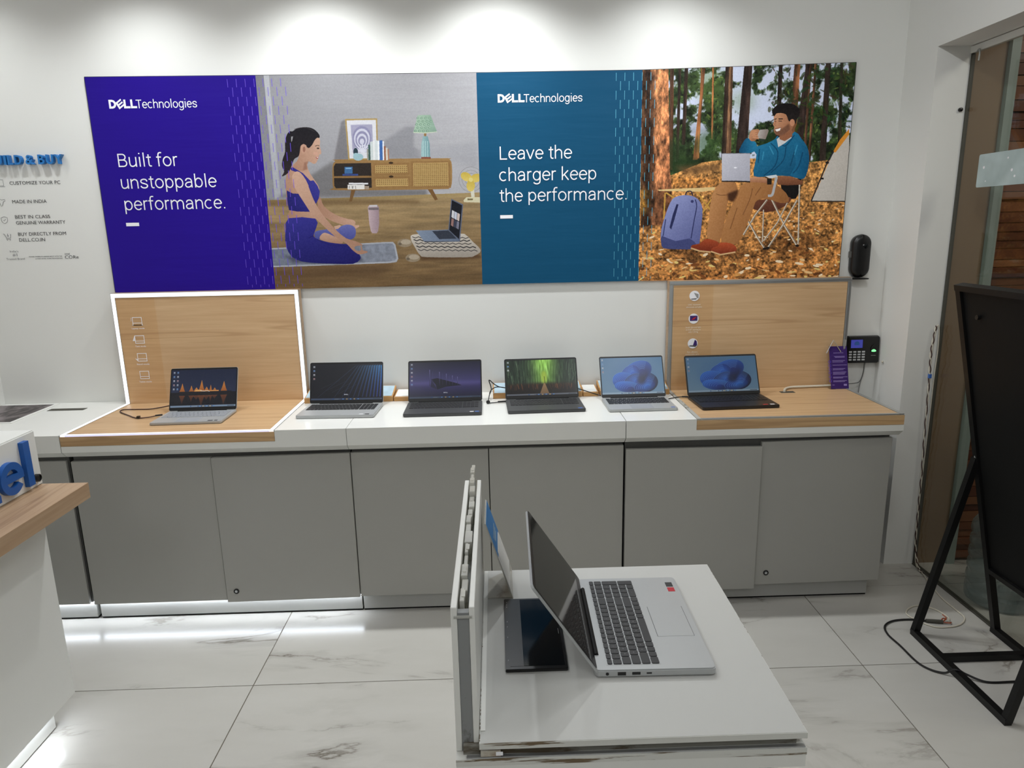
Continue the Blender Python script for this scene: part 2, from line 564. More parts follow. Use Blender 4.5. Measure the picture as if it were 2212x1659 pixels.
# light sans lettering drawn as even strokes (cap height 1)
def _arc(cx, cy, rx, ry, a0, a1, n=18):
    return [(cx + rx * math.cos(math.radians(a0 + (a1 - a0) * k / n)), cy + ry * math.sin(math.radians(a0 + (a1 - a0) * k / n))) for k in range(n + 1)]
def _sp(*p):
    return [(q.x, q.y) for q in catmull([(x, y, 0) for x, y in p], 5)]
def _arch(x0, x1, top=0.697, low=0.47):
    m = (x0 + x1) / 2
    return _sp((x0, low - 0.03), (x0 + 0.05, low + 0.11), (m - 0.04, top - 0.015), (m + 0.04, top), (x1 - 0.06, top - 0.07), (x1, low), (x1, low - 0.14)) + [(x1, 0)]
GLY = {
    'o': (.80, [_arc(.40, .37, .30, .335, 0, 360, 30)]), 'c': (.735, [_arc(.385, .37, .295, .335, 48, 312, 24)]),
    'e': (.744, [[(.10, .385), (.675, .385)], _arc(.39, .37, .29, .335, 2, 318, 26)]),
    'n': (.775, [[(.13, 0), (.13, .74)], _arch(.13, .64)]), 'm': (1.23, [[(.13, 0), (.13, .74)], _arch(.13, .61), _arch(.61, 1.09)]),
    'h': (.775, [[(.13, 0), (.13, 1.06)], _arch(.13, .64)]),
    'u': (.775, [[(.64, 0), (.64, .74)], [(.13, .74)] + _sp((.13, .40), (.13, .26), (.19, .09), (.33, .037), (.50, .08), (.59, .17), (.64, .27))]),
    'b': (.79, [[(.13, 0), (.13, 1.06)], _arc(.405, .37, .275, .335, 0, 360, 28)]), 'p': (.79, [[(.13, -.29), (.13, .74)], _arc(.405, .37, .275, .335, 0, 360, 28)]),
    'g': (.79, [_arc(.385, .37, .275, .335, 0, 360, 28), [(.66, .74), (.66, .1)] + _sp((.66, 0), (.61, -.17), (.45, -.255), (.28, -.245), (.13, -.15))]),
    'a': (.76, [_sp((.13, .52), (.20, .65), (.36, .70), (.53, .65), (.60, .50), (.60, .40)) + [(.60, 0)], _sp((.60, .415), (.40, .415), (.20, .36), (.10, .22), (.16, .08), (.30, .037), (.47, .08), (.60, .21))]),
    's': (.73, [_sp((.62, .53), (.54, .66), (.36, .70), (.18, .64), (.13, .53), (.20, .43), (.38, .37), (.57, .29), (.62, .19), (.54, .08), (.36, .037), (.17, .09), (.10, .20))]),
    't': (.46, [[(.22, .92), (.22, .25)] + _sp((.22, .18), (.26, .07), (.35, .037), (.43, .045)), [(.04, .70), (.42, .70)]]),
    'f': (.47, [[(.19, 0), (.19, .78)] + _sp((.19, .84), (.24, .99), (.36, 1.035), (.47, 1.02)), [(.03, .70), (.42, .70)]]),
    'r': (.47, [[(.13, 0), (.13, .74)], _sp((.13, .50), (.19, .63), (.31, .70), (.43, .69))]),
    'i': (.33, [[(.165, 0), (.165, .74)], [(.165, .95), (.165, 1.04)]]), 'l': (.33, [[(.165, 0), (.165, 1.06)]]),
    'k': (.71, [[(.13, 0), (.13, 1.06)], [(.60, .74), (.14, .29)], [(.28, .44), (.64, 0)]]), 'v': (.69, [[(.04, .74), (.335, .02)], [(.335, .02), (.63, .74)]]),
    '.': (.36, [[(.16, 0), (.16, .10)]]), ' ': (.36, []),
    'B': (.886, [[(.14, 0), (.14, 1)], [(.14, .955), (.42, .955)] + _arc(.46, .74, .24, .215, 90, -90, 12) + [(.14, .525)], [(.14, .525), (.48, .525)] + _arc(.50, .285, .27, .24, 90, -90, 12) + [(.14, .045)]]),
    'L': (.74, [[(.14, 1), (.14, 0)], [(.14, .045), (.68, .045)]]), 'T': (.80, [[(.02, .955), (.78, .955)], [(.40, .955), (.40, 0)]])}
def light_text(mb, body, x, y, z, width, cap, weight=0.092, word=None):
    total = sum(GLY[c][0] for c in body) - 0.20
    k = width / total
    pen = -0.12
    wi = 0
    for c in body:
        adv, paths = GLY[c]
        if c == ' ': wi += 1
        if word is not None and wi != word: paths = []
        for j, p in enumerate(paths):
            stroke(mb, [(x + (pen + a) * k, z + b * cap) for a, b in p], weight * cap, lambda a, b: (a, y - j * 0.00025, b))
        pen += adv

# ------------------------------------------------------------------ printed pictures and screen pictures, painted with numpy
class Canvas:
    def __init__(self, w, h, to_px=None, c=(128, 128, 128)):
        self.w, self.h = w, h
        self.a = np.empty((h, w, 3), np.float32)
        self.a[:] = c
        self.map = to_px or (lambda x, y: (x, y))
    def pts(self, P, smooth=0):
        if smooth:
            P = [(p.x, p.y) for p in catmull([(x, y, 0) for x, y in P], smooth, True)]
        return np.array([self.map(x, y) for x, y in P], np.float32)
    def mask(self, P):
        x0, y0 = np.floor(P.min(0)).astype(int); x1, y1 = np.ceil(P.max(0)).astype(int)
        x0, y0 = max(x0, 0), max(y0, 0); x1, y1 = min(x1 + 1, self.w), min(y1 + 1, self.h)
        if x1 <= x0 or y1 <= y0: return None
        X = np.arange(x0, x1) + 0.5; Y = np.arange(y0, y1) + 0.5
        m = np.zeros((y1 - y0, x1 - x0), bool)
        n = len(P)
        for i in range(n):
            xa, ya = P[i]; xb, yb = P[(i + 1) % n]
            if ya == yb: continue
            s = (Y >= min(ya, yb)) & (Y < max(ya, yb))
            if not s.any(): continue
            xc = xa + (Y[s] - ya) * (xb - xa) / (yb - ya)
            m[s] ^= X[None, :] < xc[:, None]
        return m.astype(np.float32), x0, y0
    @staticmethod
    def blur(m, r):
        r = int(r)
        if r < 1: return m
        for _ in range(2):
            for ax in (0, 1):
                p = np.pad(m, [(r + 1, r) if a == ax else (0, 0) for a in range(m.ndim)], mode='constant')
                c = np.cumsum(p, axis=ax)
                n = m.shape[ax]
                m = (np.take(c, range(2 * r + 1, 2 * r + 1 + n), axis=ax) - np.take(c, range(0, n), axis=ax)) / (2 * r + 1)
        return m
    def poly(self, P, c, c2=None, d=(0, 1), a=1.0, soft=0, smooth=0, tex=None):
        """fills a polygon; c to c2 runs along direction d over the polygon's box"""
        Q = self.pts(P, smooth)
        r = self.mask(Q)
        if r is None: return
        m, x0, y0 = r
        if soft:
            k = int(soft) * 2
            X0, Y0 = max(x0 - k, 0), max(y0 - k, 0)
            X1, Y1 = min(x0 + m.shape[1] + k, self.w), min(y0 + m.shape[0] + k, self.h)
            M = np.zeros((Y1 - Y0, X1 - X0), np.float32)
            M[y0 - Y0:y0 - Y0 + m.shape[0], x0 - X0:x0 - X0 + m.shape[1]] = m
            m, x0, y0 = self.blur(M, soft), X0, Y0
        h, w = m.shape
        col = np.array(c, np.float32)[None, None, :]
        if c2 is not None:
            g = (np.linspace(0, 1, w)[None, :] * d[0] + np.linspace(0, 1, h)[:, None] * d[1])
            g = (g - g.min()) / max(g.max() - g.min(), 1e-6)
            col = col * (1 - g[..., None]) + np.array(c2, np.float32) * g[..., None]
        if tex is not None:
            col = col * tex[y0:y0 + h, x0:x0 + w, None]
        m = (m * a)[..., None]
        s = self.a[y0:y0 + h, x0:x0 + w]
        s[:] = s * (1 - m) + col * m
    def line(self, P, w, c, a=1.0, smooth=0):
        if smooth:
            P = [(p.x, p.y) for p in catmull([(x, y, 0) for x, y in P], smooth, False)]
        L, R = [], []
        for i, p in enumerate(P):
            q0, q1 = P[max(i - 1, 0)], P[min(i + 1, len(P) - 1)]
            dx, dy = q1[0] - q0[0], q1[1] - q0[1]
            l = math.hypot(dx, dy) or 1
            L.append((p[0] - dy / l * w / 2, p[1] + dx / l * w / 2)); R.append((p[0] + dy / l * w / 2, p[1] - dx / l * w / 2))
        self.poly(L + R[::-1], c, a=a)
    def ell(self, x, y, rx, ry, c, a=1.0, soft=0, c2=None, n=20, rot=0.0, d=(0, 1)):
        cs, sn = math.cos(rot), math.sin(rot)
        self.poly([(x + rx * math.cos(t) * cs - ry * math.sin(t) * sn, y + rx * math.cos(t) * sn + ry * math.sin(t) * cs)
                   for t in (2 * math.pi * k / n for k in range(n))], c, c2=c2, a=a, soft=soft, d=d)
    def rect(self, x0, y0, x1, y1, c, **k):
        self.poly([(x0, y0), (x1, y0), (x1, y1), (x0, y1)], c, **k)
    def image(self, name):
        im = bpy.data.images.new(name, self.w, self.h, alpha=False)
        buf = np.ones((self.h, self.w, 4), np.float32)
        buf[..., :3] = np.clip(self.a[::-1] / 255.0, 0, 1)
        im.pixels.foreach_set(buf.ravel())
        im.update()
        im.pack()
        return im
def field(w, h, cx, cy, seed, oct=4, gain=0.55):
    """smooth random field, 0 to 1; cx and cy are cells across and down"""
    rs = np.random.RandomState(seed)
    out = np.zeros((h, w), np.float32); amp = 1.0; tot = 0
    for o in range(oct):
        nx, ny = int(cx * 2 ** o) + 2, int(cy * 2 ** o) + 2
        g = rs.rand(ny + 1, nx + 1).astype(np.float32)
        X = np.linspace(0, nx - 1e-3, w); Y = np.linspace(0, ny - 1e-3, h)
        xi, yi = X.astype(int), Y.astype(int)
        fx, fy = X - xi, Y - yi
        fx = fx * fx * (3 - 2 * fx); fy = fy * fy * (3 - 2 * fy)
        a = g[yi][:, xi] * (1 - fx) + g[yi][:, xi + 1] * fx
        b = g[yi + 1][:, xi] * (1 - fx) + g[yi + 1][:, xi + 1] * fx
        out += amp * (a * (1 - fy[:, None]) + b * fy[:, None])
        tot += amp; amp *= gain
    out /= tot
    return np.clip((out - 0.5) * 1.6 + 0.5, 0, 1)

def homography(h, x, y):
    k = h[6] * x + h[7] * y + 1
    return (h[0] * x + h[1] * y + h[2]) / k, (h[3] * x + h[4] * y + h[5]) / k
# sketch units of the two photographs -> metres on the print
H_ROOM = (6.581095378e-04, -1.644964560e-05, -1.111855292, -2.125013852e-05, -7.139963126e-04, 2.516042515, -4.618808823e-06, -4.134081363e-05)
H_WOOD = (6.526562459e-04, -1.631333893e-05, 6.516948884e-01, -2.107405353e-05, -7.080799263e-04, 2.510134048, -4.580535996e-06, -4.099825132e-05)
BAN = dict(L=-1.879, R=1.727, T=2.456, B=1.456, s1=-1.094, s2=-0.0675, s3=0.714)

def art_room():
    S = 1150.0
    x0, zt = BAN['s1'], BAN['T']
    w, h = int((BAN['s2'] - x0) * S), int((BAN['T'] - BAN['B']) * S)
    def mp(x, y):
        X, Z = homography(H_ROOM, x, y)
        return (X - x0) * S, (zt - Z) * S
    c = Canvas(w, h, mp, (158, 158, 163))
    c.poly([(-60, 60), (1700, 60), (1700, 1000), (-60, 1000)], (150, 150, 155), (176, 175, 180), (1, 0.05))
    c.poly([(-60, 60), (92, 60), (175, 985), (-60, 990)], (130, 130, 136), (142, 142, 148))
    c.poly([(92, 60), (128, 60), (215, 958), (175, 975)], (182, 184, 190), (168, 170, 178))
    # shadows in the picture
    c.poly([(425, 808), (588, 702), (600, 900), (1245, 905), (1245, 955), (190, 965), (215, 950), (400, 900)], (118, 116, 118), soft=9)
    c.poly([(595, 660), (640, 425), (668, 408), (695, 695), (590, 700)], (122, 120, 124), soft=4)
    c.poly([(925, 570), (1100, 455), (1165, 455), (1150, 520), (1150, 600), (1200, 640), (1200, 690), (960, 690)], (142, 142, 148), soft=8)
    c.poly([(1150, 650), (1300, 610), (1600, 560), (1600, 760), (1420, 700)], (164, 164, 170), soft=14)
    # skirting board and floor
    c.poly([(110, 985), (1700, 925), (1700, 960), (1250, 985), (110, 1012)], (148, 122, 74), (168, 142, 92), (1, 0))
    gr = 0.86 + 0.28 * field(w, h, 5, 60, 3)
    c.poly([(60, 1000), (1240, 965), (1700, 950), (1700, 1640), (60, 1660)], (164, 136, 92), (116, 88, 54), tex=gr)
    c.poly([(120, 990), (700, 975), (1200, 985), (1180, 1010), (640, 1020), (120, 1030)], (116, 90, 56), soft=8, a=0.75)
    c.poly([(170, 1465), (760, 1440), (1050, 1430), (900, 1530), (170, 1560)], (98, 72, 46), soft=16, a=0.7)
    # sideboard
    WD, WL = (142, 104, 56), (168, 128, 74)
    for q in ([(712, 905), (742, 905), (716, 990), (697, 992)], [(1248, 905), (1282, 903), (1320, 978), (1300, 985)]):
        c.poly(q, (120, 84, 44))
    c.poly([(600, 705), (640, 692), (1350, 683), (1400, 692), (1418, 730), (1418, 865), (1395, 898), (1340, 905), (620, 912), (588, 895), (580, 860), (580, 740)], WD, WL, (1, -0.3), smooth=3)
    c.poly([(600, 722), (850, 717), (856, 893), (604, 898), (592, 880), (588, 745)], (46, 38, 34))
    c.poly([(588, 812), (853, 808), (853, 822), (590, 826)], WD)
    for x0_, y0_, x1_, y1_ in ((862, 714, 1118, 804), (866, 812, 1124, 898), (1128, 700, 1408, 898)):
        c.poly([(x0_, y0_ + 4), (x1_, y0_), (x1_ + 4, y1_ - 3), (x0_ + 4, y1_)], (150, 110, 60))
    for x0_, y0_, x1_, y1_ in ((878, 730, 1104, 790), (882, 828, 1110, 884), (1146, 714, 1392, 884)):
        c.poly([(x0_, y0_ + 3), (x1_, y0_), (x1_ + 3, y1_ - 3), (x0_ + 3, y1_)], (188, 152, 88))
        y = y0_ + 8
        while y < y1_ - 6:
            x = x0_ + 9
            while x < x1_ - 5:
                c.rect(x, y, x + 7, y + 7, (128, 94, 48)); x += 14
            y += 14
    c.ell(990, 716, 16, 8, (60, 42, 24)); c.ell(992, 814, 16, 8, (60, 42, 24))
    c.rect(664, 745, 720, 793, (54, 104, 160)); c.rect(672, 752, 712, 760, (120, 170, 210)); c.rect(650, 795, 760, 808, (48, 70, 140))
    c.rect(694, 858, 830, 870, (210, 210, 214)); c.rect(686, 872, 804, 905, (222, 220, 216)); c.rect(804, 880, 836, 905, (160, 140, 120))
    for k, x in enumerate((700, 716, 724, 740)):
        c.line([(x, 880), (x + (3 if k % 2 else -2), 900)], 3, (60, 60, 64))
    # framed print
    c.poly([(667, 405), (893, 399), (901, 690), (690, 696)], (176, 146, 82))
    c.poly([(678, 415), (884, 410), (891, 682), (700, 686)], (212, 212, 220))
    c.poly([(706, 446), (858, 442), (866, 640), (722, 644)], (160, 158, 186))
    for k in range(6):
        c.ell(786, 540 + 5 * k, 66 - 10 * k, 86 - 13 * k, (200, 200, 218) if k % 2 else (138, 136, 172))
    for k in range(9):
        a = math.pi * (0.08 + 0.84 * k / 8)
        c.line([(790, 640), (790 - 62 * math.cos(a), 640 - 56 * math.sin(a))], 7, (214, 214, 228))
    # books, teapot
    bx = 820
    for wd, top, col in ((10, 618, (150, 150, 140)), (14, 588, (60, 92, 84)), (18, 566, (196, 206, 206)), (14, 560, (224, 226, 226)), (20, 558, (206, 214, 216)),
                         (12, 560, (236, 238, 240)), (22, 557, (56, 104, 178)), (10, 563, (226, 232, 240)), (12, 598, (150, 90, 60)), (14, 610, (208, 200, 186)), (9, 620, (176, 120, 90))):
        c.poly([(bx, top), (bx + wd, top - 2), (bx + wd + 3, 696), (bx + 3, 697)], col); bx += wd
    c.ell(760, 675, 36, 26, (150, 186, 196)); c.ell(742, 640, 16, 30, (40, 60, 72)); c.ell(745, 660, 20, 14, (150, 190, 200))
    # lamp
    c.poly([(1222, 492), (1240, 492), (1238, 530), (1224, 530)], (150, 110, 60))
    c.poly([(1215, 525), (1248, 525), (1262, 580), (1266, 670), (1258, 684), (1210, 684), (1202, 670), (1204, 580)], (150, 188, 190), (104, 150, 156), (1, 0))
    for x in (1216, 1232, 1248):
        c.line([(x, 560), (x + 1, 675)], 4, (176, 208, 208))
    c.poly([(1203, 674), (1270, 674), (1270, 687), (1203, 688)], (140, 76, 56))
    c.poly([(1178, 376), (1268, 373), (1314, 494), (1230, 503), (1147, 499)], (166, 196, 168), (126, 160, 140), (1, 0.3))
    for i in range(5):
        for j in range(4):
            x = 1178 + j * 28 - i * 4 + (i % 2) * 12; y = 396 + i * 23
            if x < 1268 + i * 9:
                c.ell(x, y, 9, 8, (106, 146, 122)); c.ell(x + 1, y, 5, 4, (170, 198, 172))
    c.line([(1147, 499), (1230, 503), (1314, 494)], 5, (196, 206, 180))
    # fan
    for r in (84, 62, 40, 20):
        c.line([(1552 + r * math.cos(t), 835 + r * 1.06 * math.sin(t)) for t in np.linspace(0, 6.283, 40)], 2.4, (120, 120, 116), a=0.8)
    c.poly([(1546, 880), (1572, 880), (1580, 970), (1556, 970)], (212, 208, 186))
    for a0 in (-2.6, -0.3, 1.6):
        c.ell(1552 + 38 * math.cos(a0), 838 + 42 * math.sin(a0), 42, 30, (206, 176, 60), rot=a0, c2=(226, 198, 92))
    c.ell(1552, 838, 15, 16, (226, 210, 120))
    c.poly([(1500, 985), (1520, 962), (1660, 962), (1660, 1002), (1504, 998)], (214, 206, 168))
    c.rect(1528, 972, 1566, 984, (120, 108, 70))
    # tumbler
    c.poly([(828, 1030), (838, 1020), (896, 1020), (906, 1032), (908, 1150), (900, 1205), (890, 1219), (860, 1219), (850, 1205), (838, 1150)], (192, 166, 172), (152, 128, 138), (1, 0))
    c.poly([(832, 1036), (904, 1036), (904, 1052), (834, 1052)], (116, 104, 108)); c.rect(838, 1016, 894, 1030, (196, 190, 194))
    c.poly([(745, 1215), (850, 1208), (850, 1222), (760, 1226)], (124, 96, 58), soft=4)
    # mat
    c.poly([(60, 1330), (960, 1281), (1005, 1281), (1022, 1300), (1043, 1400), (1030, 1425), (980, 1432), (60, 1464)], (168, 172, 182))
    c.poly([(60, 1340), (955, 1291), (1000, 1292), (1012, 1306), (1030, 1398), (1018, 1414), (975, 1421), (60, 1454)], (110, 118, 136), (134, 140, 154), (1, 0.2), tex=0.9 + 0.2 * field(w, h, 60, 60, 9))
    c.poly([(250, 1380), (760, 1380), (800, 1412), (620, 1440), (300, 1425)], (70, 72, 92), soft=7, a=0.8)
    # cushion and notebook computer
    c.poly([(1190, 1380), (1600, 1370), (1640, 1400), (1200, 1415)], (96, 68, 42), soft=7)
    c.poly([(1128, 1250), (1180, 1225), (1470, 1222), (1520, 1235), (1560, 1275), (1622, 1342), (1580, 1380), (1520, 1392), (1240, 1390), (1196, 1375), (1165, 1330)], (206, 196, 182), (158, 148, 136), smooth=3)
    for k, y in enumerate((1248, 1268, 1290, 1314, 1338)):
        c.line([(1140 + 10 * k + j * 22, y + (5 if j % 2 else -4) + j * 0.3) for j in range(20 - (0 if k > 2 else 1))], 7 if k % 2 else 5, (46, 44, 48))
    for x, y in ((1088, 1288), (1145, 1395)):
        c.ell(x, y, 52, 30, (150, 132, 106)); c.ell(x + 8, y - 6, 36, 18, (178, 162, 138)); c.ell(x - 34, y + 8, 12, 10, (110, 96, 78))
    c.poly([(1165, 1200), (1395, 1194), (1476, 1272), (1470, 1279), (1222, 1276)], (126, 142, 166), (98, 112, 136), (1, 0))
    c.poly([(1280, 1204), (1396, 1199), (1452, 1258), (1330, 1262)], (52, 58, 72))
    c.poly([(1222, 1276), (1470, 1279), (1476, 1272), (1476, 1280), (1228, 1284)], (60, 66, 80))
    c.poly([(1414, 973), (1498, 1014), (1476, 1275), (1393, 1200)], (92, 100, 122))
    c.poly([(1419, 984), (1490, 1020), (1469, 1262), (1400, 1197)], (26, 28, 36))
    for i in range(3):
        for j in range(2):
            u, v = i / 3, j / 2
            x = 1420 + 19 * i - 4 * j; y = 1054 + 10 * i + 58 * j
            c.poly([(x, y), (x + 17, y + 9), (x + 12, y + 62), (x - 5, y + 50)], ((206, 206, 212), (150, 110, 104), (190, 196, 214), (60, 64, 84), (206, 186, 178), (120, 120, 140))[i * 2 + j])
    # the sitting woman of the print
    SK, SD = (206, 162, 136), (172, 124, 98)
    BL, BD = (58, 56, 164), (28, 26, 112)
    c.poly([(476, 975), (494, 962), (520, 1026), (600, 1085), (680, 1114), (722, 1122), (742, 1140), (738, 1160), (764, 1160), (766, 1172), (738, 1186), (708, 1172), (640, 1154), (560, 1124), (498, 1078), (476, 1024)], SD, SK, (1, 0), smooth=3)
    c.poly([(462, 1205), (540, 1190), (600, 1180), (680, 1156), (732, 1172), (744, 1215), (730, 1252), (690, 1264), (630, 1246), (560, 1244), (480, 1262), (455, 1240)], (102, 108, 182), (66, 72, 152), smooth=3)
    c.poly([(490, 1244), (516, 1216), (548, 1220), (600, 1244), (650, 1272), (640, 1294), (560, 1284), (500, 1264)], SK, SD, smooth=3)
    c.poly([(590, 1170), (630, 1158), (642, 1166), (620, 1186), (600, 1190)], SK)
    c.poly([(286, 752), (330, 706), (380, 696), (404, 712), (402, 742), (420, 790), (452, 838), (486, 900), (470, 990), (452, 1060), (462, 1122), (272, 1122), (276, 1060), (256, 960), (250, 860), (260, 790)], SK, SD, (-1, 0.4), smooth=3)
    c.poly([(345, 660), (350, 606), (376, 584), (420, 590), (455, 545), (478, 528), (489, 545), (492, 575), (490, 597), (500, 636), (499, 654), (486, 660), (484, 672), (480, 684), (474, 700), (462, 721), (444, 724), (412, 706), (398, 730), (404, 762), (340, 776), (300, 750), (330, 706)], SK, SD, (-1, 0.3), smooth=2)
    c.poly([(412, 706), (398, 732), (402, 765), (372, 772), (380, 716)], (158, 110, 88), soft=3)
    HR = (26, 24, 30)
    c.poly([(298, 494), (330, 474), (380, 464), (430, 470), (466, 492), (488, 522), (486, 540), (470, 540), (452, 560), (436, 590), (414, 612), (398, 604), (394, 592), (374, 586), (356, 598), (350, 640), (340, 672), (312, 690), (296, 728), (280, 770), (256, 800), (224, 814), (240, 780), (224, 740), (230, 690), (246, 640), (246, 570), (260, 516), (280, 494)], HR, (44, 36, 40), smooth=3)
    c.poly([(288, 532), (302, 530), (296, 560), (290, 572)], (150, 150, 155))
    c.line([(310, 480), (345, 470), (400, 470), (452, 494)], 5, (70, 60, 62), a=0.6, smooth=4)
    c.ell(376, 618, 20, 34, (196, 148, 122)); c.ell(380, 622, 9, 20, (156, 104, 84))
    c.line([(458, 600), (472, 593), (487, 597)], 4, (66, 48, 44), smooth=4); c.line([(467, 615), (477, 611), (487, 615)], 3.5, (44, 32, 32), smooth=4); c.ell(478, 616, 5, 4, (40, 30, 32))
    c.poly([(460, 677), (470, 676), (482, 671), (479, 683), (470, 689)], (172, 84, 80), smooth=2); c.poly([(465, 679), (481, 674), (476, 682)], (240, 232, 228))
    c.ell(462, 652, 16, 12, (222, 160, 138), a=0.5, soft=3)
    c.poly([(282, 754), (302, 750), (372, 792), (424, 846), (446, 842), (474, 880), (490, 922), (484, 968), (462, 1012), (430, 1000), (418, 1066), (330, 1064), (274, 1054), (262, 985), (258, 914), (300, 936), (392, 940), (412, 880), (392, 838), (340, 790), (288, 770)], BL, BD, (-0.8, 0.6))
    c.poly([(272, 1112), (460, 1114), (466, 1178), (446, 1236), (482, 1262), (560, 1284), (640, 1294), (694, 1298), (740, 1340), (776, 1380), (772, 1408), (724, 1437), (600, 1436), (420, 1428), (322, 1404), (270, 1352), (248, 1270), (252, 1190)], (48, 46, 152), (24, 22, 104), (0.2, 1), smooth=2)
    c.line([(446, 1236), (412, 1252)], 6, BD); c.line([(470, 1262), (560, 1300), (680, 1310)], 8, BD, a=0.7, smooth=3)
    c.poly([(300, 800), (322, 780), (352, 786), (392, 838), (420, 910), (446, 976), (480, 1040), (530, 1110), (610, 1200), (676, 1254), (740, 1274), (786, 1296), (790, 1306), (760, 1308), (742, 1312), (734, 1324), (752, 1344), (780, 1340), (776, 1316), (786, 1310), (792, 1340), (822, 1346), (826, 1356), (796, 1366), (760, 1368), (716, 1334), (676, 1290), (600, 1244), (500, 1150), (440, 1090), (396, 1026), (340, 938), (306, 880), (296, 830)], SK, SD, (0.6, 0.8), smooth=2)
    # sheen of slight creases in the hung print, painted as pale streaks
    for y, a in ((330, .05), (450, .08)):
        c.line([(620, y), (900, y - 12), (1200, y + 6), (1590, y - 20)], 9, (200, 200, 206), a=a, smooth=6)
    g_ = c.a.mean(-1, keepdims=True)
    c.a = (g_ + (c.a - g_) * 0.84) * 0.94
    c.a += (field(w, h, 200, 200, 77, 2)[..., None] - 0.5) * 7
    return c.image('yoga_room_print')

def art_wood():
    S = 1150.0
    x0, zt = BAN['s3'], BAN['T']
    w, h = int((BAN['R'] - x0) * S), int((BAN['T'] - BAN['B']) * S)
    def mp(x, y):
        X, Z = homography(H_WOOD, x, y)
        return (X - x0) * S, (zt - Z) * S
    c = Canvas(w, h, mp, (206, 214, 236))
    yy = np.linspace(0, 1, h)[:, None]
    xx = np.linspace(0, 1, w)[None, :]
    # foliage against the sky
    f1 = field(w, h, 9, 8, 11, 6, 0.62); f2 = field(w, h, 26, 24, 5, 4, 0.6); f3 = field(w, h, 60, 50, 8, 3)
    dens = 0.36 + 0.16 * (yy > 0.3) * 0 + 0.14 * np.clip((yy - 0.25) / 0.2, 0, 1) + 0.16 * np.abs(xx - 0.48) * 2 - 0.24 * np.exp(-((xx - 0.53) / 0.10) ** 2 - ((yy - 0.12) / 0.26) ** 2) - 0.10 * np.exp(-((xx - 0.27) / 0.03) ** 2 - ((yy - 0.3) / 0.14) ** 2)
    k = np.clip((dens + 0.10 - (0.62 * f1 + 0.38 * f2) + 0.08) * 9, 0, 1)[..., None]
    green = np.array((34, 46, 28), np.float32) * (0.3 + 1.3 * f3[..., None]) + np.array((48, 60, 26), np.float32) * (f2[..., None] ** 2)
    c.a[:] = c.a * (1 - k) + green * k
    dk = np.clip((field(w, h, 5, 6, 21) - 0.55) * 4, 0, 1)[..., None] * np.clip((yy - 0.22) / 0.2, 0, 1)[..., None]
    c.a[:] = c.a * (1 - 0.65 * dk) + np.array((20, 26, 18), np.float32) * 0.65 * dk
    for px, py, r, a in ((560, 180, 120, .6), (620, 300, 100, .5), (820, 330, 80, .55), (760, 620, 90, .5)):
        c.ell(px, py, r, r * 1.0, (96, 122, 62), a=a * 0.75, soft=30)
    c.ell(1060, 640, 130, 100, (36, 58, 30), a=0.8, soft=20)
    rq = random.Random(77)
    for k_ in range(900):
        x = 290 + rq.random() * 1300; y = 70 + rq.random() * 640
        px_, py_ = mp(x, y)
        if not (0 <= px_ < w and 0 <= py_ < h) or k[int(py_), int(px_), 0] < 0.3: continue
        g_ = rq.choice(((22, 30, 18), (30, 42, 22), (58, 78, 34), (84, 108, 46), (44, 62, 34), (120, 140, 70)))
        c.ell(x, y, 4 + rq.random() * 16, 2 + rq.random() * 6, g_, a=0.65, rot=rq.random() * 3.1, n=8)
    bark = 0.6 + 0.8 * field(w, h, 70, 12, 31, 3)
    def trunk(xt, xb, yb, wt, wb, col, col2=None, a=1.0):
        c.poly([(xt - wt / 2, 20), (xt + wt / 2, 20), (xb + wb / 2, yb), (xb - wb / 2, yb)], col, col2, (1, 0), a=a, tex=bark)
    DK, OR = (44, 34, 30), (176, 116, 66)
    for xt, xb, yb, wt, wb, c1, c2 in ((305, 295, 820, 26, 30, (70, 50, 40), (110, 70, 44)), (362, 340, 800, 18, 22, DK, (60, 46, 36)), (410, 385, 640, 26, 24, DK, (64, 48, 38)),
                                       (540, 470, 750, 14, 34, (150, 96, 58), (110, 70, 46)), (520, 492, 740, 10, 14, OR, (120, 76, 50)), (600, 590, 600, 12, 12, OR, (130, 84, 52)),
                                       (1085, 1055, 700, 26, 34, DK, (56, 42, 36)), (1205, 1150, 800, 40, 60, (52, 38, 32), (150, 96, 60)), (1292, 1190, 780, 44, 60, (66, 52, 46), (54, 42, 38)),
                                       (1335, 1285, 760, 16, 20, (130, 86, 58), DK), (1300, 1250, 760, 14, 20, (120, 80, 56), DK), (1425, 1380, 760, 34, 46, DK, (46, 40, 34)), (1520, 1500, 700, 20, 26, (40, 40, 32), (60, 54, 40))):
        trunk(xt, xb, yb, wt, wb, c1, c2)
    trunk(716, 690, 760, 52, 70, (40, 30, 26), (104, 74, 54)); trunk(722, 702, 720, 12, 20, (170, 128, 92), (150, 110, 78), 0.8)
    trunk(855, 795, 760, 56, 84, (34, 27, 25), (64, 48, 42))
    c.ell(560, 640, 90, 90, (56, 84, 44), a=0.6, soft=20); c.ell(400, 800, 110, 70, (36, 56, 28), a=0.85, soft=14); c.ell(330, 700, 60, 120, (40, 60, 32), a=0.7, soft=16)
    for k_ in range(160):
        r = random.Random(k_)
        c.ell(1000 + r.random() * 600, 60 + r.random() * 480, 10 + r.random() * 22, 4 + r.random() * 9, (30 + r.random() * 34, 42 + r.random() * 34, 28 + r.random() * 12), a=0.7, rot=r.random() * 3)
    # ground with leaf litter
    g1 = field(w, h, 40, 46, 41, 4, 0.7); g2 = field(w, h, 110, 120, 43, 2)
    lit = (0.50 + 0.80 * g1 + 0.62 * (g2 - 0.5))
    c.poly([(60, 870), (300, 858), (520, 770), (760, 742), (1300, 770), (1600, 730), (1600, 1700), (40, 1700)], (214, 154, 88), (182, 122, 66), tex=lit)
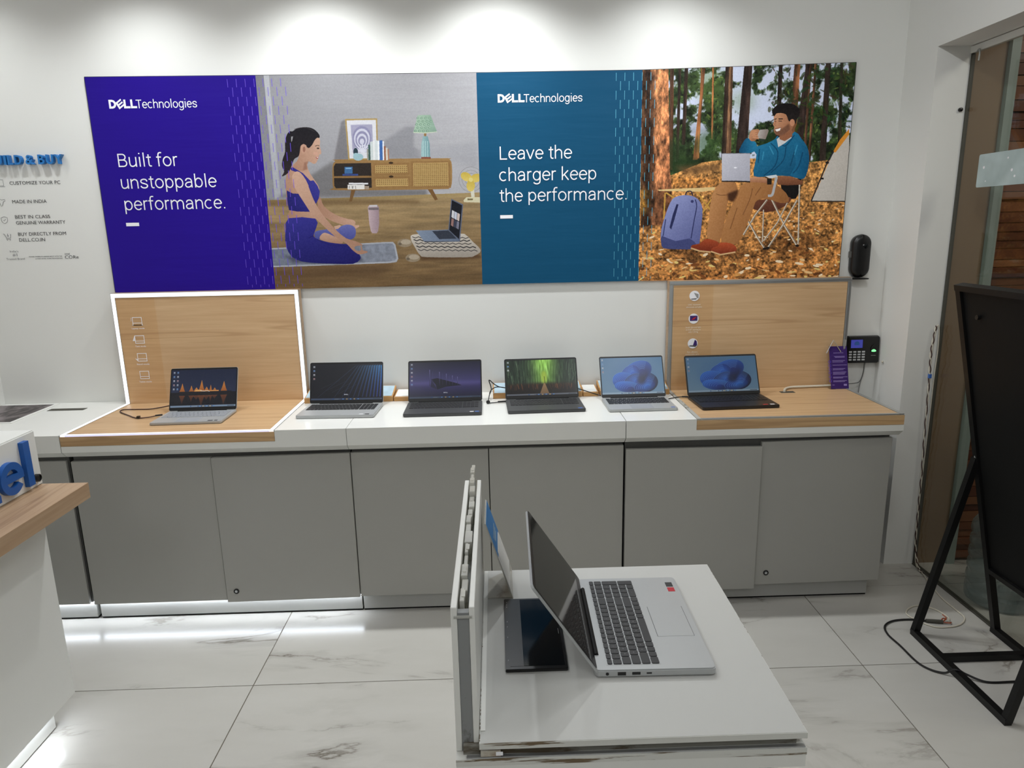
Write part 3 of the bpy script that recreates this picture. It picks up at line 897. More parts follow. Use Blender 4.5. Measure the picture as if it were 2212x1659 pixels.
    c.poly([(300, 870), (640, 890), (640, 950), (300, 950)], (196, 130, 66), soft=10, a=0.8, tex=lit)
    c.poly([(320, 800), (660, 780), (660, 830), (420, 860)], (110, 80, 50), soft=12, a=0.8)
    c.poly([(900, 1330), (1240, 1240), (1400, 1330), (1260, 1430), (940, 1440)], (96, 62, 34), soft=20, a=0.6, tex=lit)
    c.poly([(240, 1380), (760, 1380), (1000, 1450), (420, 1480)], (90, 58, 32), soft=16, a=0.6, tex=lit)
    rr = random.Random(4)
    for k_ in range(340):
        x = 60 + rr.random() * 1480; y = 1010 + rr.random() ** 0.8 * 620
        s = 0.35 + (y - 1000) / 620
        if 500 < x < 900 and y < 1400 or 230 < x < 520 and y < 1390: continue
        colr = rr.choice(((226, 186, 130), (206, 150, 84), (236, 214, 180), (120, 70, 36), (96, 60, 34), (190, 130, 70), (222, 196, 120)))
        c.ell(x, y, (8 + 22 * rr.random()) * s, (3 + 7 * rr.random()) * s, colr, rot=(rr.random() - .5) * 1.2, n=9)
    # big pine trunk on the left
    bk = 0.35 + 1.25 * field(w, h, 60, 26, 51, 4, 0.7)
    c.poly([(82, 60), (150, 60), (165, 1215), (80, 1240)], (86, 58, 38), tex=bk)
    c.poly([(80, 960), (170, 960), (200, 1100), (80, 1140)], (216, 160, 60), soft=16, a=0.7, tex=lit)
    c.poly([(148, 60), (278, 60), (288, 820), (302, 950), (296, 1200), (240, 1225), (150, 1215)], (206, 140, 92), (170, 106, 70), (0.7, 0.4), tex=bk)
    c.poly([(120, 60), (185, 60), (170, 1215), (110, 1250)], (50, 34, 26), a=0.75, soft=10, tex=bk)
    c.poly([(180, 950), (300, 960), (296, 1210), (230, 1230), (150, 1210)], (84, 54, 36), a=0.7, soft=12, tex=bk)
    # tent
    c.poly([(1572, 560), (1572, 1042), (1300, 1046), (1345, 960), (1390, 850), (1450, 720), (1510, 620)], (206, 200, 192), (180, 174, 166), (1, 1))
    c.poly([(1572, 530), (1572, 570), (1520, 640), (1474, 700), (1456, 695), (1505, 610)], (214, 140, 50))
    c.line([(1460, 690), (1415, 770), (1370, 880), (1300, 1046)], 9, (40, 40, 44)); c.line([(1300, 1046), (1572, 1044)], 8, (60, 50, 42))
    for x, y in ((1415, 772), (1378, 885)): c.rect(x - 12, y - 6, x + 12, y + 6, (24, 24, 28))
    # table
    c.poly([(200, 962), (610, 952), (612, 972), (520, 984), (210, 972)], (222, 192, 134))
    for a_, b_ in (((255, 985), (245, 1180)), ((480, 985), (580, 1120)), ((585, 1040), (520, 1140)), ((260, 985), (400, 1080))): c.line([a_, b_], 11, (196, 150, 70))
    # rucksack
    c.poly([(290, 1060), (330, 1018), (400, 1006), (465, 1020), (505, 1058), (522, 1120), (514, 1230), (500, 1350), (480, 1392), (330, 1396), (244, 1388), (226, 1350), (226, 1260), (250, 1170)], (150, 158, 204), (84, 90, 140), (0.6, 0.8), smooth=3)
    c.poly([(336, 1070), (350, 1074), (322, 1180), (298, 1255), (286, 1240), (308, 1150)], (40, 44, 84)); c.line([(470, 1040), (480, 1090), (462, 1190), (440, 1320)], 7, (48, 52, 96), smooth=5)
    c.poly([(232, 1300), (330, 1340), (430, 1320), (484, 1370), (478, 1394), (330, 1398), (242, 1390), (226, 1350)], (66, 72, 118), smooth=2)
    c.line([(258, 1180), (240, 1300)], 8, (60, 66, 112)); c.line([(400, 1006), (410, 982), (440, 980), (452, 1012)], 8, (40, 42, 60), smooth=4)
    c.ell(448, 1053, 11, 11, (60, 64, 110))
    # camping chair
    c.poly([(1080, 880), (1230, 890), (1226, 960), (1190, 1030), (1090, 1036)], (24, 22, 22))
    c.poly([(870, 1060), (1010, 1030), (1150, 1020), (1140, 1060), (1070, 1106), (980, 1128), (890, 1108)], (112, 66, 48), (84, 48, 36), smooth=2)
    CH = (206, 196, 180)
    for p, wd in (([(1218, 925), (1208, 1350)], 13), ([(1010, 1020), (1110, 1220), (1200, 1362)], 14), ([(1200, 1040), (1110, 1200), (990, 1380)], 13), ([(985, 1040), (900, 1150), (815, 1290)], 12),
                  ([(840, 1175), (905, 1290), (968, 1385)], 13), ([(960, 1110), (952, 1340)], 10), ([(1130, 1060), (1060, 1200), (960, 1330)], 10)):
        c.line(p, wd, CH); c.line([(x + wd * .3, y) for x, y in p], wd * .35, (110, 90, 70))
    for x, y in ((968, 1385), (990, 1380), (1200, 1362)): c.ell(x, y, 14, 8, (30, 26, 24))
    # the seated man of the print
    TN, TD = (186, 132, 82), (128, 82, 46)
    c.poly([(1020, 920), (1120, 990), (1140, 1050), (1080, 1062), (1010, 1040), (940, 1035), (900, 1060), (870, 1150), (820, 1260), (772, 1356), (700, 1350), (655, 1330), (680, 1210), (720, 1110), (765, 1010), (800, 940), (860, 918)], TN, TD, (0.9, 0.5), smooth=2)
    c.poly([(640, 930), (680, 914), (760, 925), (770, 1000), (755, 1056), (706, 1046), (690, 1150), (668, 1250), (640, 1345), (590, 1330), (552, 1306), (568, 1180), (580, 1060), (606, 975)], (196, 142, 92), (140, 92, 54), (0.8, 0.5), smooth=2)
    c.poly([(700, 1000), (780, 970), (770, 1010), (740, 1060), (706, 1050)], (70, 42, 26), soft=5)
    for q in ([(880, 960), (860, 1040), (810, 1150)], [(940, 950), (900, 1010)], [(620, 1000), (650, 1012), (700, 1010)], [(770, 1100), (720, 1250)]): c.line(q, 6, (112, 72, 42), a=0.7, smooth=4)
    SH = (166, 74, 42)
    c.poly([(545, 1322), (600, 1330), (640, 1350), (625, 1392), (560, 1412), (470, 1400), (438, 1386), (450, 1366), (500, 1356)], SH, (110, 44, 28), smooth=2); c.line([(438, 1388), (500, 1408), (580, 1414)], 10, (206, 168, 120))
    c.poly([(650, 1346), (720, 1350), (760, 1372), (762, 1408), (700, 1428), (620, 1424), (582, 1408), (596, 1382), (630, 1372)], (180, 82, 48), (116, 48, 30), smooth=2); c.line([(582, 1410), (650, 1432), (758, 1412)], 10, (210, 172, 124))
    JK, JD = (40, 128, 168), (18, 74, 108)
    c.poly([(836, 600), (872, 610), (908, 640), (900, 690), (860, 708), (786, 704), (792, 668), (812, 630)], JD, JK, (1, 0), smooth=2)
    c.poly([(1060, 586), (1100, 640), (1180, 556), (1230, 606), (1270, 660), (1286, 730), (1276, 800), (1262, 868), (1230, 892), (1150, 872), (1040, 870), (960, 878), (888, 872), (896, 790), (908, 720), (886, 690), (910, 662), (980, 640), (1040, 610)], JK, JD, (0.5, 0.7), smooth=2)
    c.poly([(1180, 640), (1240, 640), (1280, 700), (1284, 780), (1262, 868), (1228, 890), (1150, 862), (1190, 790)], (34, 116, 156), (18, 76, 112), (1, 0.4), smooth=2)
    for q in ([(1010, 640), (1060, 700), (1040, 800), (960, 870)], [(1120, 660), (1100, 760), (1010, 850)], [(1180, 700), (1150, 800)], [(930, 680), (920, 780)], [(1240, 700), (1210, 800), (1170, 850)], [(1060, 600), (1110, 660), (1180, 580)]): c.line(q, 8, (14, 62, 94), a=0.75, smooth=4)
    for q in ([(1000, 660), (1030, 720)], [(1200, 650), (1180, 720)], [(960, 700), (950, 760)]): c.line(q, 7, (70, 160, 196), a=0.7)
    c.poly([(1052, 610), (1080, 590), (1150, 586), (1160, 600), (1110, 640), (1064, 668)], (206, 206, 206))
    MS, MD = (206, 152, 116), (150, 98, 70)
    c.poly([(1070, 560), (1160, 520), (1165, 590), (1110, 625), (1074, 612)], MD)
    c.poly([(1032, 440), (1060, 416), (1130, 420), (1176, 440), (1180, 500), (1160, 540), (1120, 570), (1076, 584), (1046, 576), (1032, 548), (1036, 520), (1026, 505), (1034, 476)], MS, MD, (1, 0.3), smooth=2)
    c.poly([(1034, 548), (1060, 540), (1090, 536), (1140, 500), (1150, 540), (1110, 576), (1070, 588), (1044, 578)], (104, 70, 54), a=0.75, soft=3)
    c.poly([(1024, 430), (1020, 400), (1044, 372), (1070, 356), (1130, 350), (1180, 362), (1216, 396), (1214, 440), (1196, 470), (1190, 500), (1176, 490), (1160, 466), (1146, 484), (1134, 470), (1120, 432), (1080, 420), (1050, 424), (1036, 444)], (22, 19, 20), (38, 32, 30), smooth=2)
    c.ell(1164, 492, 18, 26, (196, 138, 106)); c.line([(1036, 466), (1052, 462)], 6, (40, 28, 24)); c.line([(1066, 464), (1096, 464)], 7, (40, 28, 24))
    c.line([(1066, 478), (1090, 480)], 5, (60, 40, 34)); c.line([(1038, 478), (1050, 480)], 5, (60, 40, 34)); c.line([(1048, 478), (1036, 506), (1050, 512)], 5, (160, 104, 76))
    c.poly([(1040, 540), (1066, 534), (1082, 528), (1076, 548), (1054, 556)], (244, 240, 236)); c.line([(1036, 538), (1084, 526)], 4, (120, 60, 50))
    c.poly([(862, 560), (880, 540), (915, 535), (930, 545), (920, 590), (900, 618), (872, 622), (855, 600)], MS, MD, (1, 1), smooth=2)
    c.poly([(932, 540), (988, 536), (996, 548), (975, 606), (960, 622), (926, 618), (905, 600)], (196, 190, 186), (120, 104, 96), (1, 0.3)); c.poly([(908, 600), (972, 610), (960, 626), (926, 620)], (46, 60, 50))
    for k_ in range(4): c.ell(893 + k_ * 3, 553 + k_ * 15, 25, 8, (196, 140, 104), rot=0.3); c.line([(872, 562 + k_ * 15), (915, 560 + k_ * 15)], 2.5, (130, 82, 58))
    c.poly([(1060, 872), (1150, 872), (1244, 906), (1232, 930), (1130, 936), (1060, 932)], (150, 98, 68), (108, 66, 46))
    c.poly([(860, 890), (900, 878), (960, 884), (1000, 892), (1000, 926), (950, 920), (860, 916)], MS, MD)
    c.poly([(970, 874), (1050, 862), (1060, 878), (1010, 890)], (206, 212, 216)); c.rect(984, 888, 1016, 932, (36, 30, 26))
    c.line([(1052, 880), (1036, 950), (1020, 1005), (990, 1012)], 18, (176, 176, 178), smooth=5)
    # notebook computer on his lap
    c.poly([(660, 708), (862, 710), (862, 918), (660, 912)], (196, 196, 206), (170, 170, 182), (1, 1)); c.poly([(660, 906), (862, 910), (862, 920), (660, 914)], (40, 36, 36))
    c.line([(660, 708), (862, 710)], 4, (120, 120, 130)); c.ell(757, 813, 11, 5, (240, 240, 246))
    c.a += (field(w, h, 200, 200, 78, 2)[..., None] - 0.5) * 10
    return c.image('forest_camp_print')

# ---- screen pictures (w x h units 640 x 380) ---------------------------------------------------
def desktop_icons(c, n, x=20, y=20, cols=1):
    for j in range(cols):
        for i in range(n):
            c.rect(x + j * 36, y + i * 42, x + 16 + j * 36, y + 15 + i * 42, ((200, 206, 214), (120, 160, 210), (214, 214, 220), (190, 150, 150))[(i + j) % 4], a=0.75)
            c.rect(x - 2 + j * 36, y + 18 + i * 42, x + 18 + j * 36, y + 21 + i * 42, (200, 204, 212), a=0.5)
def taskbar(c, col, y=362):
    c.rect(0, y, 640, 380, col)
    for i in range(10): c.rect(268 + i * 17, y + 5, 278 + i * 17, y + 14, ((30, 50, 90), (70, 130, 200), (20, 30, 50), (190, 150, 60))[i % 4])
    c.rect(196, y + 5, 206, y + 14, (20, 70, 130)); c.rect(212, y + 7, 250, y + 12, (120, 130, 140), a=0.7); c.rect(560, y + 6, 625, y + 13, (40, 50, 60), a=0.7)
def dell_mark(c, x, y, s, col=(180, 184, 196)):
    for dx, q in ((0, [(0, 0), (.6, 0), (1, .3), (1, .7), (.6, 1), (0, 1)]), (.95, [(0, .55), (.6, 0), (1, .3), (.4, .95)]), (1.85, [(0, 0), (.3, 0), (.3, .75), (.75, .75), (.75, 1), (0, 1)]), (2.65, [(0, 0), (.3, 0), (.3, .75), (.75, .75), (.75, 1), (0, 1)])):
        c.poly([(x + (dx + u) * s, y + v * s) for u, v in q], col)
def art_temple():
    c = Canvas(640, 380, None, (10, 12, 20))
    c.poly([(0, 0), (640, 0), (640, 230), (0, 230)], (14, 26, 54), (30, 40, 66))
    for x, hh, ww in ((110, 90, 30), (200, 66, 26), (300, 120, 34), (390, 70, 18), (520, 104, 34), (430, 40, 30), (250, 46, 40), (350, 50, 36)):
        for s_, y0_ in ((1, 226), (-1, 262)):
            q = [(x - ww, y0_), (x - ww * .55, y0_ - s_ * hh * .35), (x - ww * .3, y0_ - s_ * hh * .62), (x, y0_ - s_ * hh), (x + ww * .3, y0_ - s_ * hh * .62), (x + ww * .55, y0_ - s_ * hh * .35), (x + ww, y0_)]
            c.poly(q, (206, 134, 62) if s_ > 0 else (120, 66, 34), (150, 84, 34) if s_ > 0 else (60, 34, 22), a=1.0 if s_ > 0 else 0.8)
    c.rect(80, 222, 600, 262, (18, 16, 20)); c.rect(230, 212, 470, 224, (196, 136, 76)); c.rect(240, 206, 300, 214, (226, 180, 110))
    c.line([(290, 216), (330, 222), (350, 214), (380, 226)], 4, (220, 220, 224))
    desktop_icons(c, 5, 18, 18, 2); taskbar(c, (120, 140, 162))
    return c.image('temple_screen')
def art_rays():
    c = Canvas(640, 380, None, (12, 14, 22))
    c.rect(0, 0, 640, 380, (16, 18, 26), c2=(10, 11, 18))
    for k in range(12):
        t = k / 11
        x = 400 + 230 * t; xb = 60 + 560 * t ** 0.55
        c.poly([(x, 20 - 0 * t), (x + 16, 14), (xb + 10, 350), (xb, 352)], (44, 96 + 20 * t, 140 + 30 * t), (12, 14 + 10 * t, 44 + 60 * t), a=0.25 + 0.75 * t)
        c.line([(x, 20), (xb, 352)], 2.2, (110, 150, 190), a=0.25 + 0.4 * t)
    for k in range(4): c.line([(90 + 50 * k, 260 + 20 * k), (260 + 50 * k, 170 + 16 * k)], 2, (60, 76, 92), a=0.6)
    dell_mark(c, 300, 318, 11); desktop_icons(c, 4); taskbar(c, (58, 70, 92))
    return c.image('light_rays_screen')
def art_dock():
    c = Canvas(640, 380, None, (30, 30, 62))
    c.rect(0, 0, 640, 225, (30, 32, 52), c2=(70, 66, 122)); c.rect(0, 225, 640, 380, (62, 56, 112), c2=(20, 22, 44))
    c.ell(330, 225, 420, 24, (96, 88, 150), a=0.5, soft=12)
    c.poly([(196, 180), (250, 170), (420, 226), (470, 250), (330, 262), (250, 290), (236, 240)], (16, 16, 34)); c.poly([(200, 182), (250, 290), (190, 260)], (30, 28, 58), soft=4)
    for x, y in ((180, 80), (268, 104), (330, 126), (384, 146), (430, 160)): c.rect(x, y, x + 5, 250, (120, 116, 170), c2=(30, 28, 60)); c.line([(x + 30, y + 20), (x + 30, 240)], 1.5, (90, 86, 140), a=0.6)
    dell_mark(c, 306, 318, 11); desktop_icons(c, 6, 14, 14); taskbar(c, (58, 70, 92))
    return c.image('dock_screen')
def art_bamboo():
    w, h = 640, 380
    c = Canvas(w, h, None, (20, 26, 18))
    f = field(w, h, 70, 3, 7, 3)
    X = np.linspace(0, 1, w)[None, :]; Y = np.linspace(0, 1, h)[:, None]
    gl = np.exp(-((X - 0.54) / 0.16) ** 2) * np.clip(1.1 - Y * 0.75, 0, 1)
    st = (f - 0.35) * 1.3
    c.a[:] = np.stack([30 + 110 * gl + 60 * st * (0.3 + gl), 44 + 150 * gl + 70 * st * (0.35 + gl), 30 + 50 * gl + 46 * st * (0.4 + gl)], -1).astype(np.float32)
    rr = random.Random(2)
    for k in range(70):
        x = rr.random() * 640; d = (x - 345) / 345; y = rr.random() * 200
        c.line([(x, y), (x - d * 12, y + 40 + rr.random() * 90)], 1.4 + 1.6 * abs(d), (150, 176, 140), a=0.2 + 0.3 * abs(d))
    c.poly([(0, 262), (300, 250), (380, 250), (640, 262), (640, 380), (0, 380)], (44, 30, 18), (16, 12, 10), soft=14, a=0.9)
    for k in range(50):
        x = 30 + rr.random() * 580
        if 300 < x < 390: continue
        c.line([(x, 290 + rr.random() * 40), (x + rr.random() * 30 - 15, 250 + rr.random() * 20)], 2, (170, 100, 50), a=0.5)
    c.ell(345, 190, 26, 70, (176, 196, 60), a=0.7, soft=10)
    c.poly([(340, 255), (352, 255), (388, 372), (300, 372)], (146, 116, 80), (110, 86, 60)); c.line([(346, 180), (350, 256)], 4, (30, 24, 16))
    desktop_icons(c, 3, 14, 14); taskbar(c, (92, 96, 104), 364)
    return c.image('bamboo_path_screen')
def art_ribbons(name, dim):
    """generic blue ribbon swirl on a slate-blue ground"""
    c = Canvas(640, 380, None, (90, 130, 165))
    c.rect(0, 0, 640, 380, (84, 128, 166), c2=(112, 146, 172))
    c.ell(330, 200, 240, 170, (70, 116, 166), a=0.5, soft=40)
    def petal(cx, cy, rx, ry, rot, c1, c2, n=6):
        for k in range(n):
            t = k / n
            q = []
            for j in range(26):
                a = 2 * math.pi * j / 26
                x, y = rx * (1 - t * .8) * math.cos(a) + rx * t * .30, ry * (1 - t * .62) * math.sin(a) + ry * t * .35
                q.append((cx + x * math.cos(rot) - y * math.sin(rot), cy + x * math.sin(rot) + y * math.cos(rot)))
            m = [u * (1 - t) + v * t for u, v in zip(c1, c2)]
            c.poly(q, m, [max(0, v * .45) for v in m], (0.6, 1))
            c.line(q[12:25], 2.0, (110, 176, 240), a=0.75)
    petal(455, 262, 128, 104, -0.15, (10, 34, 92), (22, 74, 190), 8)
    petal(372, 158, 168, 108, -0.5, (24, 96, 214), (8, 44, 140), 10)
    petal(300, 190, 120, 92, -0.9, (16, 74, 186), (30, 110, 230), 8)
    petal(236, 250, 124, 96, 0.25, (26, 108, 226), (10, 50, 158), 9)
    petal(330, 262, 120, 82, -0.6, (12, 48, 136), (34, 112, 232), 8)
    petal(262, 306, 132, 58, 0.12, (30, 112, 230), (12, 54, 160), 7)
    petal(440, 306, 110, 56, -0.2, (16, 62, 168), (40, 124, 236), 6)
    c.ell(412, 236, 44, 46, (6, 18, 56), a=0.75, soft=14)
    desktop_icons(c, 4, 12, 12); taskbar(c, (150, 176, 196), 362)
    c.a *= dim
    return c.image(name)
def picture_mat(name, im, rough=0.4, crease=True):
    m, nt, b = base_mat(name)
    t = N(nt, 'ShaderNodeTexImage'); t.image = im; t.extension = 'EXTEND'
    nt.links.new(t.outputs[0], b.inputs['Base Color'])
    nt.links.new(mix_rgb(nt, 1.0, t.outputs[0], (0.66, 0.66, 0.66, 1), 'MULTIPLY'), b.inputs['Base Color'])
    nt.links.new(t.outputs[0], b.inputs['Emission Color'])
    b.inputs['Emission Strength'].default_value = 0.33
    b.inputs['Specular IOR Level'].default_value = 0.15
    b.inputs['Roughness'].default_value = rough
    if crease:
        bump(nt, b, noise(nt, coords(nt, (1.2, 1, 9)), 1.5, 3), 0.3, 0.01)
    return m
def screen_mat(name, im, strength=1.0):
    m, nt, b = base_mat(name)
    t = N(nt, 'ShaderNodeTexImage'); t.image = im; t.extension = 'EXTEND'
    b.inputs['Base Color'].default_value = (0.01, 0.01, 0.012, 1)
    nt.links.new(t.outputs[0], b.inputs['Emission Color'])
    b.inputs['Emission Strength'].default_value = strength
    b.inputs['Roughness'].default_value = 0.25
    return m
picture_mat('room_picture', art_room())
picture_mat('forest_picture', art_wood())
screen_mat('temple_screen', art_temple(), 0.75)
screen_mat('rays_screen', art_rays(), 0.8)
screen_mat('dock_screen', art_dock(), 0.62)
screen_mat('bamboo_screen', art_bamboo(), 0.8)
screen_mat('ribbon_screen', art_ribbons('ribbon_screen', 1.0), 0.62)
screen_mat('ribbon_screen_dim', art_ribbons('ribbon_screen_dim', 0.76), 0.7)

# ------------------------------------------------------------------ the room
XL, XR, YF, XO = -2.523, 1.967, -4.9, 3.6        # left wall, right wall, front wall, far side of the corridor
Y_REV, X_GLASS, Z_LINTEL = -0.252, 2.122, 2.475
fl = MB().box(XL - 0.1, XO, YF, 0.1, -0.06, -0.0025).build('floor', 'grout')
struct(fl)
TX, TY = 1.2112, 0.6085
tile_mesh = None
for i in range(-2, 5):
    for j in range(-7, 3):
        xa, xb = -0.9935 + i * TX, -0.9935 + (i + 1) * TX
        ya, yb = -1.0755 + j * TY, -1.0755 + (j + 1) * TY
        xa2, xb2, ya2, yb2 = max(xa, XL), min(xb, XO), max(ya, YF), min(yb, 0.0)
        if xb2 - xa2 < 0.02 or yb2 - ya2 < 0.02: continue
        g = 0.0018
        full = (xa2, xb2, ya2, yb2) == (xa, xb, ya, yb)
        if full and tile_mesh is not None:
            o = bpy.data.objects.new('tile', tile_mesh); COL.objects.link(o); o.parent = fl
        else:
            o = MB(((xa + xb) / 2, (ya + yb) / 2, 0)).box(xa2 + g, xb2 - g, ya2 + g, yb2 - g, -0.006, 0.0).build('tile', 'marble', fl, bevel=0.0006, seg=1)
            if full: tile_mesh = o.data
        o.location = ((xa + xb) / 2, (ya + yb) / 2, 0)
struct(MB().box(XL - 0.1, XO, YF, 0.12, CEIL, CEIL + 0.1).build('ceiling', 'ceiling_paint'))
struct(MB().box(XL - 0.1, XR + 0.168, 0.0, 0.12, 0, CEIL).build('wall_back', 'wall_paint'))
struct(MB().box(XL - 0.1, XL, YF, 0.0, 0, CEIL).build('wall_left', 'wall_paint'))
struct(MB().box(XL - 0.1, XO, YF - 0.1, YF, 0, CEIL).build('wall_front', 'wall_paint'))
struct(MB().prism([(0, 0), (0, CEIL), (YF, CEIL), (YF, 0), (-1.9, 0), (-1.9, Z_LINTEL), (Y_REV, Z_LINTEL), (Y_REV, 0)], 'x', XR, XR + 0.168).build('wall_right', 'wall_paint'))
struct(MB().box(XO, XO + 0.1, YF, 0.1, 0, CEIL).build('wall_corridor', 'red_brown'))
# glass door in the side wall
door = thing('door_1', 'fixed glass door pane in the side wall opening', 'door', (X_GLASS, -1.07, 0))
del door['category']; del door['label']
struct(door)
off = (X_GLASS, -1.07, 0)
MB(off).box(X_GLASS - 0.005, X_GLASS + 0.005, -1.895, Y_REV - 0.006, 0.006, Z_LINTEL - 0.03).build('pane', 'glass', door)
MB(off).box(X_GLASS - 0.008, X_GLASS + 0.012, -1.9, Y_REV, Z_LINTEL - 0.032, Z_LINTEL - 0.004).build('head_channel', 'white_matt', door)
MB(off).box(X_GLASS - 0.004, X_GLASS + 0.012, Y_REV - 0.008, Y_REV - 0.0008, 0.004, Z_LINTEL - 0.032).build('side_seal', 'gasket', door)
MB(off).box(X_GLASS - 0.012, X_GLASS + 0.012, -1.9, Y_REV - 0.01, 0.0005, 0.006).build('sill_strip', 'gasket', door)
# beyond the glass: brown board, mullion and a stack of dark timber slats
wo = struct(MB().box(XR + 0.17, 2.283, -0.25, -0.20, 0.0, CEIL).build('wall_outside', 'brown_board'))
tag(MB((2.305, -0.26, 0)).box(2.285, 2.325, -0.272, -0.22, 0.0, CEIL - 0.02).build('mullion_strip', 'strip_green'),
    'pale grey green upright strip beyond the glass door', 'mullion').location = (2.305, -0.26, 0)
sl = thing('slat_screen', 'dark red brown screen of stacked slats beyond the glass door', 'screen', (2.85, -0.24, 0))
rs = random.Random(8)
MB((2.85, -0.24, 0)).box(2.329, 3.55, -0.222, -0.20, 0.0, CEIL - 0.02).build('backing', 'brown_board', sl)
for k, c in enumerate(((96, 54, 36), (118, 72, 46), (84, 46, 32), (130, 86, 58))):
    plain('slat_%d' % k, c, 0.45, vary=0.25, scale=26)
z = 0.02
while z < CEIL - 0.08:
    hh = rs.uniform(0.03, 0.06)
    pr = rs.uniform(0.004, 0.02)
    MB((2.85, -0.24, 0)).box(2.33, 3.55, -0.224 - pr, -0.2215, z, z + hh - 0.004).build('slat', 'slat_%d' % rs.randrange(4), sl)
    z += hh
# frosted sticker on the glass
st = thing('frosted_sticker', 'pale frosted rectangle stuck on the glass door', 'sticker', (X_GLASS - 0.006, -0.60, 1.935))
off = (X_GLASS - 0.006, -0.60, 1.935)
MB(off).prism([(y, z) for y, z in rounded(-0.80, -0.392, 1.866, 2.004, 0.008)], 'x', X_GLASS - 0.0065, X_GLASS - 0.0055).build('frosted_film', 'frosted', st)
for y, z, r in ((-0.43, 1.948, 0.006), (-0.57, 1.975, 0.004), (-0.60, 1.925, 0.006), (-0.62, 1.90, 0.005), (-0.45, 1.89, 0.003)):
    MB(off).prism([(y + r * math.cos(a), z + r * math.sin(a)) for a in np.linspace(0, 6.28, 11)[:-1]], 'x', X_GLASS - 0.0072, X_GLASS - 0.0066).build('air_bubble', 'print_white', st)
# hook and small peg on the glass edge
hk = MB((X_GLASS - 0.01, -0.32, 2.44)).tube(catmull([(2.112, -0.30, 2.444), (2.108, -0.318, 2.447), (2.108, -0.324, 2.43), (2.108, -0.322, 2.40)], 5), 0.0035, 6).build('hook', 'aluminium')
hk.location = (X_GLASS - 0.01, -0.32, 2.44); tag(hk, 'small bright hook at the top corner of the glass', 'hook')
pg = MB((2.09, -0.262, 2.21)).lathe([(0.001, 0), (0.009, 0.001), (0.009, 0.01), (0.001, 0.012)], (2.095, -0.2525, 2.21), 10, 'y').build('peg', 'black')
pg.location = (2.09, -0.262, 2.21); tag(pg, 'tiny dark peg on the white reveal beside the glass', 'peg')

# ------------------------------------------------------------------ back counter: worktops and cabinets
YW, ZT, ZD, ZB, ZW = -0.6135, 0.907, 0.8303, 0.8030, 0.858
def wt_profile(top):
    return [(-0.001, top), (YW, top), (YW, ZD), (YW + 0.030, ZB), (-0.001, ZB)]
def worktop(x0, x1, label, notch=None):
    t = thing('worktop', label, 'worktop', ((x0 + x1) / 2, -0.31, ZB), group='worktop sections of the back counter')
    off = ((x0 + x1) / 2, -0.31, ZB)
    m = MB(off)
    if notch:
        a, b = notch
        if a > x0 + 0.01: m.prism(wt_profile(ZT), 'x', x0, a)
        m.prism(wt_profile(ZW), 'x', a, b)
        if b < x1 - 0.01: m.prism(wt_profile(ZT), 'x', b, x1)
    else:
        m.prism(wt_profile(ZT), 'x', x0, x1)
    m.build('slab', 'white_laminate', t)
    return t, off
w0, off0 = worktop(XL + 0.002, -1.8845, 'white worktop section at the far left end under the printed sheet')
MB(off0).box(-2.21, -2.035, -0.168, -0.128, ZT, ZT + 0.0012).build('cable_slot', 'gasket', w0)
worktop(-1.8815, -0.6625, 'white worktop section holding the lit oak stand', (-1.8815, -0.9686))
worktop(-0.6605, 0.5485, 'white middle worktop section between the two oak stands')
worktop(0.5515, 1.7745, 'white worktop section holding the unlit oak stand on the right', (0.8587, 1.7745))

def cabinet(x0, x1, label, doors, lock=None, led=False, foot=None):
    t = thing('cabinet', label, 'cabinet', ((x0 + x1) / 2, -0.3, 0), group='grey cabinets of the back counter')
    off = ((x0 + x1) / 2, -0.3, 0)
    MB(off).box(x0 + 0.003, x1 - 0.003, -0.562, -0.012, 0.094, 0.802).build('carcass', 'grey_dark', t)
    for k, (a, b, dz0, dz1, dy, tilt) in enumerate(doors):
        zb, zt = 0.095 + dz0, 0.789 + dz1
        d = MB(off).hexa([(a, -0.5844 + dy, zb - tilt), (b, -0.5844 + dy, zb + tilt), (b, -0.5655 + min(dy, 0), zb + tilt), (a, -0.5655 + min(dy, 0), zb - tilt),
                          (a, -0.5844 + dy, zt - tilt), (b, -0.5844 + dy, zt + tilt), (b, -0.5655 + min(dy, 0), zt + tilt), (a, -0.5655 + min(dy, 0), zt - tilt)]).build('cabinet_door', 'grey_laminate', t, bevel=0.0012, seg=1)
        if lock is not None and lock[0] == k:
            lx, lz = lock[1], lock[2]
            lk = MB(off).lathe([(0.0, -0.001), (0.0125, -0.001), (0.0125, 0.003), (0.0085, 0.004), (0.008, 0.002), (0.0, 0.002)], (lx, -0.5846 + dy, lz), 20, 'y').build('lock', 'black', d)
            MB(off).lathe([(0.0, 0.002), (0.0065, 0.002), (0.006, 0.0045), (0.0, 0.0048)], (lx, -0.5846 + dy, lz), 16, 'y').build('lock_barrel', 'silver', d)
    f0, f1 = foot or (x0 + 0.003, x1 - 0.003)
    MB(off).box(f0, f1, -0.545, -0.02, 0.010, 0.0935).build('plinth', 'plinth_grey', t)
    MB(off).box(f0, f1, -0.540, -0.03, 0.0005, 0.010).build('plinth_gap', 'black_matt', t)  # black strip standing in for the shaded gap under the plinth
    if led:
        MB(off).box(f0, f1, -0.5615, -0.5475, 0.090, 0.0935).build('under_light', 'led_under', t)
    return t
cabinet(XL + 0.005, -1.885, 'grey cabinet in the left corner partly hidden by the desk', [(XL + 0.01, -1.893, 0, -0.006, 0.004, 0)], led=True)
cabinet(-1.872, -0.658, 'grey two door cabinet below the lit oak stand', [(-1.870, -1.266, 0.0, -0.008, 0, 0.001), (-1.263, -0.6595, -0.004, -0.004, -0.006, 0.003)], lock=(1, -1.218, 0.143), led=True)
